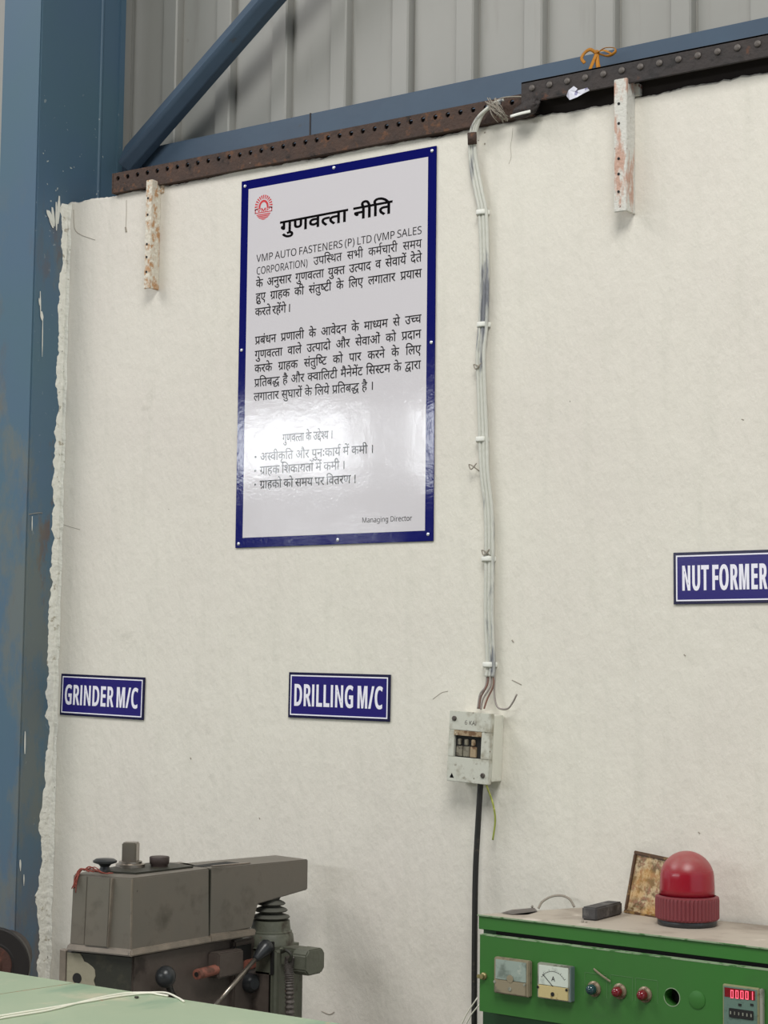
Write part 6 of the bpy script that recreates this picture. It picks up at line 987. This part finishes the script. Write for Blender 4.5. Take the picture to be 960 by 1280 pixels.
# ------------------------------------------------------------------ drill press
DP = Vector((-2.66, -.65, 0))
dp = empty('drill_press', DP[:])
def L(v): return Vector(v)-DP
def dprism(name, pts, z0, z1, m, bev=.002, bottom=None, parent=dp):
    bm = BM(); prism(bm, [tuple(L((x, y, 0)))[:2] for x, y in pts], z0, z1, bev, inset_bottom=[tuple(L((x, y, 0)))[:2] for x, y in bottom] if bottom else None)
    return build(name, bm, m, parent)
def grow(pts, d):
    c = Vector((sum(p[0] for p in pts)/len(pts), sum(p[1] for p in pts)/len(pts))); o = []
    n = len(pts)
    for i in range(n):
        a, b, c2 = Vector(pts[i-1]), Vector(pts[i]), Vector(pts[(i+1) % n])
        n1 = Vector(((b-a).y, -(b-a).x)).normalized(); n2 = Vector(((c2-b).y, -(c2-b).x)).normalized()
        m = (n1+n2).normalized(); o.append(tuple(b+m*(d/max(.4, m.dot(n1)))))
    return o
topz = 1.130
near = [(-2.812, -.678), (-2.662, -.652), (-2.6555, -.406), (-2.79, -.345), (-2.838, -.45), (-2.845, -.56)]
dprism('belt_cover', near, .978, topz, M_drill, .003, grow(near, .003))
dprism('cover_lip', grow(near, .006), .966, .981, M_drilledge, .003, grow(near, .010))
# arm half of the cover: profile in the vertical plane of its side face
P0 = Vector((-2.6555, -.404, 0)); P1 = Vector((-2.600, -.114, 0)); ax = (P1-P0).normalized(); nr = Vector((ax.y, -ax.x, 0))
def atP(px, py, off=0):
    d = ray(px, py); o = CAM; t = ((P0+nr*off)-o).dot(nr)/d.dot(nr); v = o+d*t; return ((v-P0).dot(ax), v.z)
prof = [(0, topz), (0, .978), atP(315, 1160), atP(323, 1130), atP(385, 1112), (atP(385, 1112)[0], topz)]
FM = Matrix(((ax.x, -nr.x, 0, 0), (ax.y, -nr.y, 0, 0), (0, 0, 1, 0), (0, 0, 0, 1)))
def fprism(name, pts, d0, d1, m, bev=.002, parent=dp):
    """profile (s, z) on the arm's side plane, pushed inward from d0 to d1"""
    bm = BM(); lo = []; hi = []
    t = bmesh.new()
    for s, z in pts:
        q = P0+ax*s-DP; lo.append(t.verts.new((q-nr*d0+Vector((0, 0, z)))[:])); hi.append(t.verts.new((q-nr*d1+Vector((0, 0, z)))[:]))
    n = len(pts); t.faces.new(lo); t.faces.new(hi[::-1])
    for i in range(n): t.faces.new([lo[i], lo[(i+1) % n], hi[(i+1) % n], hi[i]])
    bmesh.ops.recalc_face_normals(t, faces=t.faces)
    if bev: bmesh.ops.bevel(t, geom=list(t.edges), offset=bev, segments=2, affect='EDGES')
    merge(bm, t); return build(name, bm, m, parent)
fprism('arm_cover', prof, 0, .118, M_drill, .0025)
s1 = atP(315, 1160)[0]
fprism('cover_lip', [(-.002, .984), (-.002, .966), (s1+.004, .969), (s1+.006, .984)], -.010, .02, M_drilledge, .003)
fprism('cover_seam', [(-.0015, topz-.002), (-.0015, .966), (.0015, .966), (.0015, topz-.002)], -.003, .01, M_drilldark, 0)
# front: raised middle panel and side strips
fd = (Vector((-2.662, -.652, 0))-Vector((-2.808, -.677, 0))); fl = fd.length; fx = fd.normalized(); fn = Vector((fx.y, -fx.x, 0))
def fpt(u, z, off):
    k = (topz-z)/(topz-.978); return Vector((-2.808, -.677, z))+fx*(u*fl+(u-.5)*.006*k)+fn*(off+.003*k)-DP
def front_panel(name, u0, u1, z0, z1, th, m, k=.0):
    t = BM(); lo = []; hi = []
    for u, z in ((u0, z1), (u1, z1), (u1-k, z0), (u0-k*.4, z0)): lo.append(t.verts.new(fpt(u, z, -.004)[:])); hi.append(t.verts.new(fpt(u, z, th)[:]))
    t.faces.new(lo); t.faces.new(hi[::-1])
    for i in range(4): t.faces.new([lo[i], lo[(i+1) % 4], hi[(i+1) % 4], hi[i]])
    bmesh.ops.recalc_face_normals(t, faces=t.faces); bmesh.ops.bevel(t, geom=list(t.edges), offset=.001, segments=2, affect='EDGES'); return build(name, t, m, dp)
front_panel('corner_strip', .0, .225, .981, topz-.003, .0015, M_drill)
front_panel('front_panel', .25, .64, .981, topz-.003, .005, M_drill, .02)
front_panel('panel_groove', .225, .25, .981, topz-.003, .0006, M_drilldark, .0)
front_panel('panel_groove', .64, .655, .981, topz-.003, .0006, M_drilldark, .045)
front_panel('panel_ridge', .655, .69, .981, topz-.003, .008, M_drilledge, .05)
front_panel('corner_edge', .975, 1.0, .981, topz-.002, .0012, M_drilledge)
# top fittings
dprism('top_plate', [(-2.80, -.625), (-2.70, -.60), (-2.69, -.42), (-2.80, -.40), (-2.828, -.50)], topz, topz+.004, M_drilldark, .001)
p = atZ(168, 1083, topz+.004)
pc = Vector((p.x, p.y, 0))+Vector((.012, -.03, 0)); pc = Vector((-2.790, -.520, 0))
bm = BM(); lathe(bm, [(.033, topz+.004), (.033, topz+.010), (.026, topz+.012), (.026, topz+.016)], 28, Matrix.Translation(L(pc))); build('post_flange', bm, M_steel, dp, smooth=True, autos=40)
zt_ = atY(168, 1053, pc.y).z
bm = BM(); box(bm, (-.0165, -.0165, topz+.014), (.0165, .0165, zt_), .0025, 2, Matrix.Translation(L(pc)) @ Matrix.Rotation(R(28), 4, 'Z')); build('square_post', bm, M_steel, dp)
pc = Vector((-2.744, -.475, 0)); bm = BM(); lathe(bm, [(.019, topz+.003), (.0195, topz+.008), (.022, topz+.011), (.0225, topz+.024), (.021, topz+.026), (0, topz+.026)], 28, Matrix.Translation(L(pc))); build('filler_cap', bm, M_capdark, dp, smooth=True, autos=40)
pc = Vector((-2.783, -.610, 0)); bm = BM(); lathe(bm, [(.013, topz+.002), (.010, topz+.012), (.014, topz+.017), (.026, topz+.021), (.0265, topz+.025), (.020, topz+.029), (0, topz+.030)], 32, Matrix.Translation(L(pc))); build('mushroom_knob', bm, M_rubber, dp, smooth=True, autos=50)
dprism('top_slot', [(-2.715, -.40), (-2.682, -.40), (-2.672, -.28), (-2.712, -.28)], topz-.001, topz+.0008, M_dark, 0)
fprism('slot_flap', [(.02, topz+.0005), (.13, topz+.0005), (.13, topz+.003), (.02, topz+.003)], .012, .022, M_drilledge, .0005)
t = BM(); random.seed(5); zf = topz+.003
for i in range(7):
    j = lambda s: random.uniform(-s, s)
    tube(t, [L((-2.775+j(.02), -.665+j(.01), zf+.004)), L((-2.795+j(.006), -.672+j(.004), zf+.008)), L((-2.798+j(.006), -.684, topz-.012+j(.004))), L((-2.800+j(.008), -.686, topz-.030+j(.012)))], .0012, 5, 4)
for i in range(4):
    tube(t, [L((-2.79+j(.01), -.672, zf+.006)), L((-2.765+j(.008), -.668, zf+.012+j(.003))), L((-2.735+j(.008), -.664, zf+.003)), L((-2.72+j(.01), -.656, zf+.004))], .0012, 5, 4)
build('red_thread', t, M_redwire, dp, smooth=True)
# head casting below the cover
body = [(-2.832, -.672), (-2.664, -.642), (-2.662, -.27), (-2.80, -.25), (-2.835, -.40)]
dprism('head_casting', body, .70, .966, M_drillbody, .004)
t = BM(); a = Vector((-2.664, -.6425, 0)); b = Vector((-2.832, -.6725, 0)); bx = (b-a).normalized(); bn = Vector((-bx.y, bx.x, 0))
if bn.y > 0: bn = -bn
def fr(u, z, off): return a+bx*u+bn*off+Vector((0, 0, z))-DP
def slab(name, pts, o0, o1, m, bev=.0006):
    t = BM(); lo = [t.verts.new(fr(u, z, o0)[:]) for u, z in pts]; hi = [t.verts.new(fr(u, z, o1)[:]) for u, z in pts]; n = len(pts)
    t.faces.new(lo); t.faces.new(hi[::-1])
    for i in range(n): t.faces.new([lo[i], lo[(i+1) % n], hi[(i+1) % n], hi[i]])
    bmesh.ops.recalc_face_normals(t, faces=t.faces)
    if bev: bmesh.ops.bevel(t, geom=list(t.edges), offset=bev, segments=1, affect='EDGES')
    return build(name, t, m, dp)
slab('oily_front_face', [(.002, .962), (.168, .962), (.168, .72), (.002, .72)], 0, .002, M_drilldark)
slab('putty_patch', [(.166, .960), (.132, .960), (.126, .952), (.122, .944), (.112, .941), (.100, .934), (.094, .928), (.092, .915), (.096, .905), (.090, .89), (.088, .87), (.166, .87)], .0015, .004, M_putty)
slab('side_plate', [(.168, .964), (.184, .966), (.184, .72), (.168, .72)], -.01, .006, M_drilledge, .001)
bm = BM(); q_ = fr(.138, .907, .0042); lathe(bm, [(.0115, 0), (.0115, .0006), (0, .0007)], 20, along(q_, bn)); build('bolt_hole', bm, M_dark, dp)
XS = -2.662
# ball knob on the side
c = atX(207, 1221, XS+.035)-DP; t = BM(); tube(t, [atX(222, 1252, XS)-DP, atX(214, 1240, XS+.02)-DP, atX(210, 1228, XS+.033)-DP], lambda u: .0055+.003*u, 10, 5)
build('knob_stem', t, M_rubber, dp, smooth=True)
bm = BM(); bmesh.ops.create_uvsphere(bm, u_segments=24, v_segments=14, radius=.0225); 
for v in bm.verts: v.co.z *= 1.05
build('ball_knob', bm, M_rubber, dp, smooth=True, loc=c)
# hub block with red pipe
a_ = atX(272, 1192, XS+.03)-DP; b_ = atX(303, 1216, XS+.03)-DP
bm = BM(); box(bm, (-.002, a_.y, b_.z-.002), (.032, b_.y, a_.z), .004); build('hub_block', bm, M_drillbody, dp)
p1 = atX(246, 1218, XS+.028)-DP; p2 = atX(282, 1209, XS+.020)-DP
bm = BM(); lathe(bm, [(.006, -.001), (.0115, 0), (.0118, .004), (.0112, (p2-p1).length)], 18, along(p1, p2-p1)); build('red_pipe', bm, M_redpaint, dp, smooth=True, autos=40)
bm = BM(); lathe(bm, [(.0055, 0), (.0055, .0004), (0, .0005)], 12, along(p1+(p1-p2).normalized()*.0012, p1-p2)); build('pipe_bore', bm, M_dark, dp)
# rack housing behind the lever, dark cavity and bosses
a_ = atX(292, 1176, XS+.01)-DP; b_ = atX(329, 1270, XS+.01)-DP
bm = BM(); box(bm, (-.01, a_.y, b_.z-.1), (.012, b_.y, a_.z), .004); build('rack_housing', bm, M_drillbody, dp)
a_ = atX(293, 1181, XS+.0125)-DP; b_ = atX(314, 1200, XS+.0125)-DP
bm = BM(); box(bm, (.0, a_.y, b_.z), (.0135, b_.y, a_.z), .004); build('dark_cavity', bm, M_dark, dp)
c = atX(314, 1229, XS+.025)-DP; bm = BM(); lathe(bm, [(.022, -.03), (.022, .004), (.016, .010), (.012, .016), (0, .017)], 20, along(c, (1, -.35, 0))); build('feed_boss', bm, M_rubber, dp, smooth=True, autos=45)
c = atX(316, 1219, XS+.012)-DP; bm = BM(); lathe(bm, [(.024, -.02), (.024, .004), (.018, .008), (0, .009)], 20, along(c, (1, -.2, 0))); build('feed_collar', bm, M_drillbody, dp, smooth=True, autos=45)
a_ = atX(303, 1200, XS+.01)-DP; b_ = atX(315, 1210, XS+.01)-DP; bm = BM(); box(bm, (.0, a_.y, b_.z), (.02, b_.y+.01, a_.z), .003); build('red_lug', bm, M_redpaint, dp)
# feed lever
p1 = atX(262, 1264, XS+.045)-DP; p2 = atX(320, 1198, XS+.055)-DP; p3 = atX(333, 1183, XS+.06)-DP
t = BM(); tube(t, [p1, p2], .0052, 12, 0); build('lever_rod', t, M_steel, dp, smooth=True)
d = (p3-p2); Ld = d.length; bm = BM(); lathe(bm, [(.0065, -.004), (.0085, 0), (.0165, Ld*.70), (.0180, Ld*.9), (.0165, Ld*1.12), (.011, Ld*1.28), (0, Ld*1.33)], 24, along(p2, d)); build('lever_grip', bm, M_rubber, dp, smooth=True)
# spindle column: bellows, neck, casting
CX, CY = -2.643, -.195
T = Matrix.Translation(L((CX, CY, 0)))
bm = BM(); pf = [(.022, 1.046)]
for k in range(3):
    z = 1.041-k*.0155; R_ = .031+.0055*k; pf += [(R_*.62, z), (R_, z-.0055), (R_+.003, z-.0085), (R_, z-.0112), (R_*.66, z-.014)]
lathe(bm, pf, 36, T); build('bellows', bm, M_bellows, dp, smooth=True, autos=50)
bm = BM(); lathe(bm, [(.036, .996), (.044, .994), (.047, .972), (.050, .970), (.050, .966), (.053, .962), (.056, .938), (.060, .935)], 32, T); build('neck_casting', bm, M_greencast, dp, smooth=True, autos=35)
bm = BM(); box(bm, (-.066, -.056, .70), (.062, .056, .942), .012, 3, T); build('spindle_casting', bm, M_greencast, dp, smooth=True, autos=35)
bm = BM(); box(bm, (.045, -.0578, .88), (.052, -.05, .955), .001, 2, T); build('casting_slot', bm, M_dark, dp)
bm = BM(); box(bm, (-.02, -.060, .74), (.046, -.05, .884), .004, 2, T); build('inspection_cover', bm, M_drillbody, dp)
# side box with rounded corners (gear case)
pa = atY(366, 1186, -.245)-DP; pb_ = atY(388, 1221, -.245)-DP
bm = BM(); w2 = .036; hh = (pa.z-pb_.z); r8 = [(-w2*.7, -hh/2), (w2*.7, -hh/2), (w2, -hh*.30), (w2, hh*.30), (w2*.7, hh/2), (-w2*.7, hh/2), (-w2, hh*.3), (-w2, -hh*.3)]
prism(bm, [(y, z) for y, z in r8], 0, .042, .003, Matrix.Translation(((pa.x+pb_.x)/2-.025, (pa.y)+.03, (pa.z+pb_.z)/2)), axis='x'); build('gear_case', bm, M_greencast, dp)
bm = BM(); cc = atY(372, 1200, -.24)-DP; box(bm, (cc.x-.05, cc.y, cc.z-.018), (cc.x, cc.y+.05, cc.z+.024), .004); build('gear_bracket', bm, M_greencast, dp)
# armoured hose
pts = [atY(362, 1196, -.262)-DP, atY(361, 1210, -.262)-DP, atY(362, 1235, -.262)-DP, atY(362, 1290, -.262)-DP]
P = catmull(pts, 52); t = BM()
tube(t, P, lambda u: .0100+.0016*math.sin(u*math.pi*2*27), 14, 0); build('armoured_hose', t, M_bolt, dp, smooth=True)
t = BM(); tube(t, [atY(352, 1190, -.27)-DP, atY(358, 1188, -.275)-DP, atY(364, 1194, -.272)-DP, atY(362, 1202, -.27)-DP], .004, 8, 6); build('hose_elbow', t, M_drilldark, dp, smooth=True)
# pillar and foot (below the table edge)
bm = BM(); lathe(bm, [(.04, .04), (.04, .75)], 28, T); build('pillar', bm, M_steel, dp, smooth=True, autos=40)
bm = BM(); box(bm, (-.19, -.36, 0), (.13, .10, .045), .008, 2, T); build('base_plate', bm, M_greencast, dp)
tag(dp, 'grey bench drill press with boxy belt cover standing against the white wall', 'drill press')

# ------------------------------------------------------------------ pale green table with wires lying on it
ZT = .95; TY = -.888; TXR = -1.30
tb = empty('work_table', (-2.6, TY, 0)); o = Vector((-2.6, TY, 0))
sp = atZ(105, 1227, ZT); sq_ = atZ(0, 1242.5, ZT); sl = (sq_.x-sp.x)/(sq_.y-sp.y)   # seam between the two top plates
sx0 = sp.x+sl*(TY-sp.y); DEP = .95; sx1 = sx0-sl*DEP
def plate(pts):
    bm = BM(); prism(bm, [(x-o.x, y-o.y) for x, y in pts], ZT-.006, ZT, .0012); return build('top_plate', bm, M_table, tb)
g = .0012
plate([(-3.35, TY), (sx0-g, TY), (sx1-g, TY-DEP), (-3.35, TY-DEP)][::-1]); plate([(sx0+g, TY), (TXR, TY), (TXR, TY-DEP), (sx1+g, TY-DEP)][::-1])
bm = BM(); prism(bm, [(x-o.x, y-o.y) for x, y in [(sx0-.003, TY), (sx0+.003, TY), (sx1+.003, TY-DEP), (sx1-.003, TY-DEP)][::-1]], ZT-.004, ZT-.0004); build('dirt_seam', bm, M_tableseam, tb)
bm = BM(); box(bm, (-3.33-o.x, -DEP+.02, ZT-.07), (TXR-.02-o.x, -.02, ZT-.0065), .003); build('apron', bm, M_table, tb)
bl_ = BM(); box(bl_, (-.025, -.025, 0), (.025, .025, ZT-.07), .002); s = build('leg', bl_, M_table, tb); s.location = (-3.28-o.x, -.06, 0)
for x, y in ((TXR-.06-o.x, -.06), (-3.28-o.x, -DEP+.06), (TXR-.06-o.x, -DEP+.06)): inst(s, 'leg', tb, (x, y, 0))
tag(tb, 'pale green painted metal work table in the lower left foreground', 'table')
def on(px, py, h=.0): return atZ(px, py, ZT+h)
e = empty('white_wire_pair', on(120, 1250)[:]); eo = e.location; r_ = .0021
for pts in ([(-60, 1287), (0, 1273), (60, 1263), (100, 1253), (130, 1246), (158, 1241.5), (190, 1239.5), (207, 1241), (222, 1247), (230, 1252)],
            [(-60, 1281), (0, 1270), (50, 1262), (85, 1256), (115, 1251), (150, 1245), (185, 1241.5), (204, 1241.8), (214, 1244)]):
    t = BM(); P = [on(a, b, r_*1.05) for a, b in pts]
    for v in P:
        if v.y > TY: v.y = TY-.001 if v.y < TY+.02 else v.y
    tube(t, [v-eo for v in P], r_, 8, 6); build('wire', t, M_whitewire, e, smooth=True)
tag(e, 'pair of white wires lying across the pale green table top', 'wire')
c = on(171, 1248); bm = BM(); bmesh.ops.create_icosphere(bm, subdivisions=2, radius=.0045)
for v in bm.verts: v.co.z *= .5; v.co *= 1+.4*noise.noise(v.co*400)
c.z += .0022; tag(build('metal_chip', bm, M_drilldark, loc=c), 'tiny dark metal chip on the green table just below the white wires', 'chip')

# ------------------------------------------------------------------ bench grinder at the left edge
gc = atY(-8, 1206, -.30); nd = Vector((.55, -.835, 0)).normalized()
gr = empty('pedestal_grinder', (gc.x, gc.y, 0)); G0 = Vector((0, 0, gc.z))
bm = BM(); lathe(bm, [(.080, 0), (.092, 0), (.094, .004), (.094, .022), (.091, .025), (.084, .025)], 56, along(G0-nd*.012, nd)); build('wheel_guard', bm, M_wheelrim, gr, smooth=True, autos=40)
bm = BM(); lathe(bm, [(.085, 0), (.085, .010), (0, .0102)], 56, along(G0, nd)); build('guard_face', bm, M_wheelface, gr, smooth=True, autos=40)
bm = BM(); lathe(bm, [(.056, 0), (.058, .003), (.054, .004), (.052, .002), (.0, .0025)], 48, along(G0+nd*.010, nd)); build('inner_ring', bm, M_wheelrim, gr, smooth=True, autos=30)
bm = BM(); lathe(bm, [(.050, 0), (.048, .003), (.026, .003), (.022, .0065), (0, .007)], 40, along(G0+nd*.0125, nd)); build('flange_disc', bm, M_rustbrown, gr, smooth=True, autos=30)
bm = BM(); lathe(bm, [(.010, 0), (.010, .010), (0, .011)], 6, along(G0+nd*.019, nd)); build('shaft_nut', bm, M_bolt, gr)
bm = BM(); lathe(bm, [(.06, 0), (.068, .02), (.068, .10), (.06, .12)], 32, along(G0-nd*.16, nd)); build('motor', bm, M_wheelface, gr, smooth=True, autos=40)
bm = BM(); q_ = G0-nd*.10; box(bm, (q_.x-.05, q_.y-.05, 0), (q_.x+.05, q_.y+.05, gc.z-.05), .006); build('pedestal', bm, M_wheelface, gr)
tag(gr, 'dark pedestal grinder wheel guard peeping in beside the blue column foot', 'grinder')
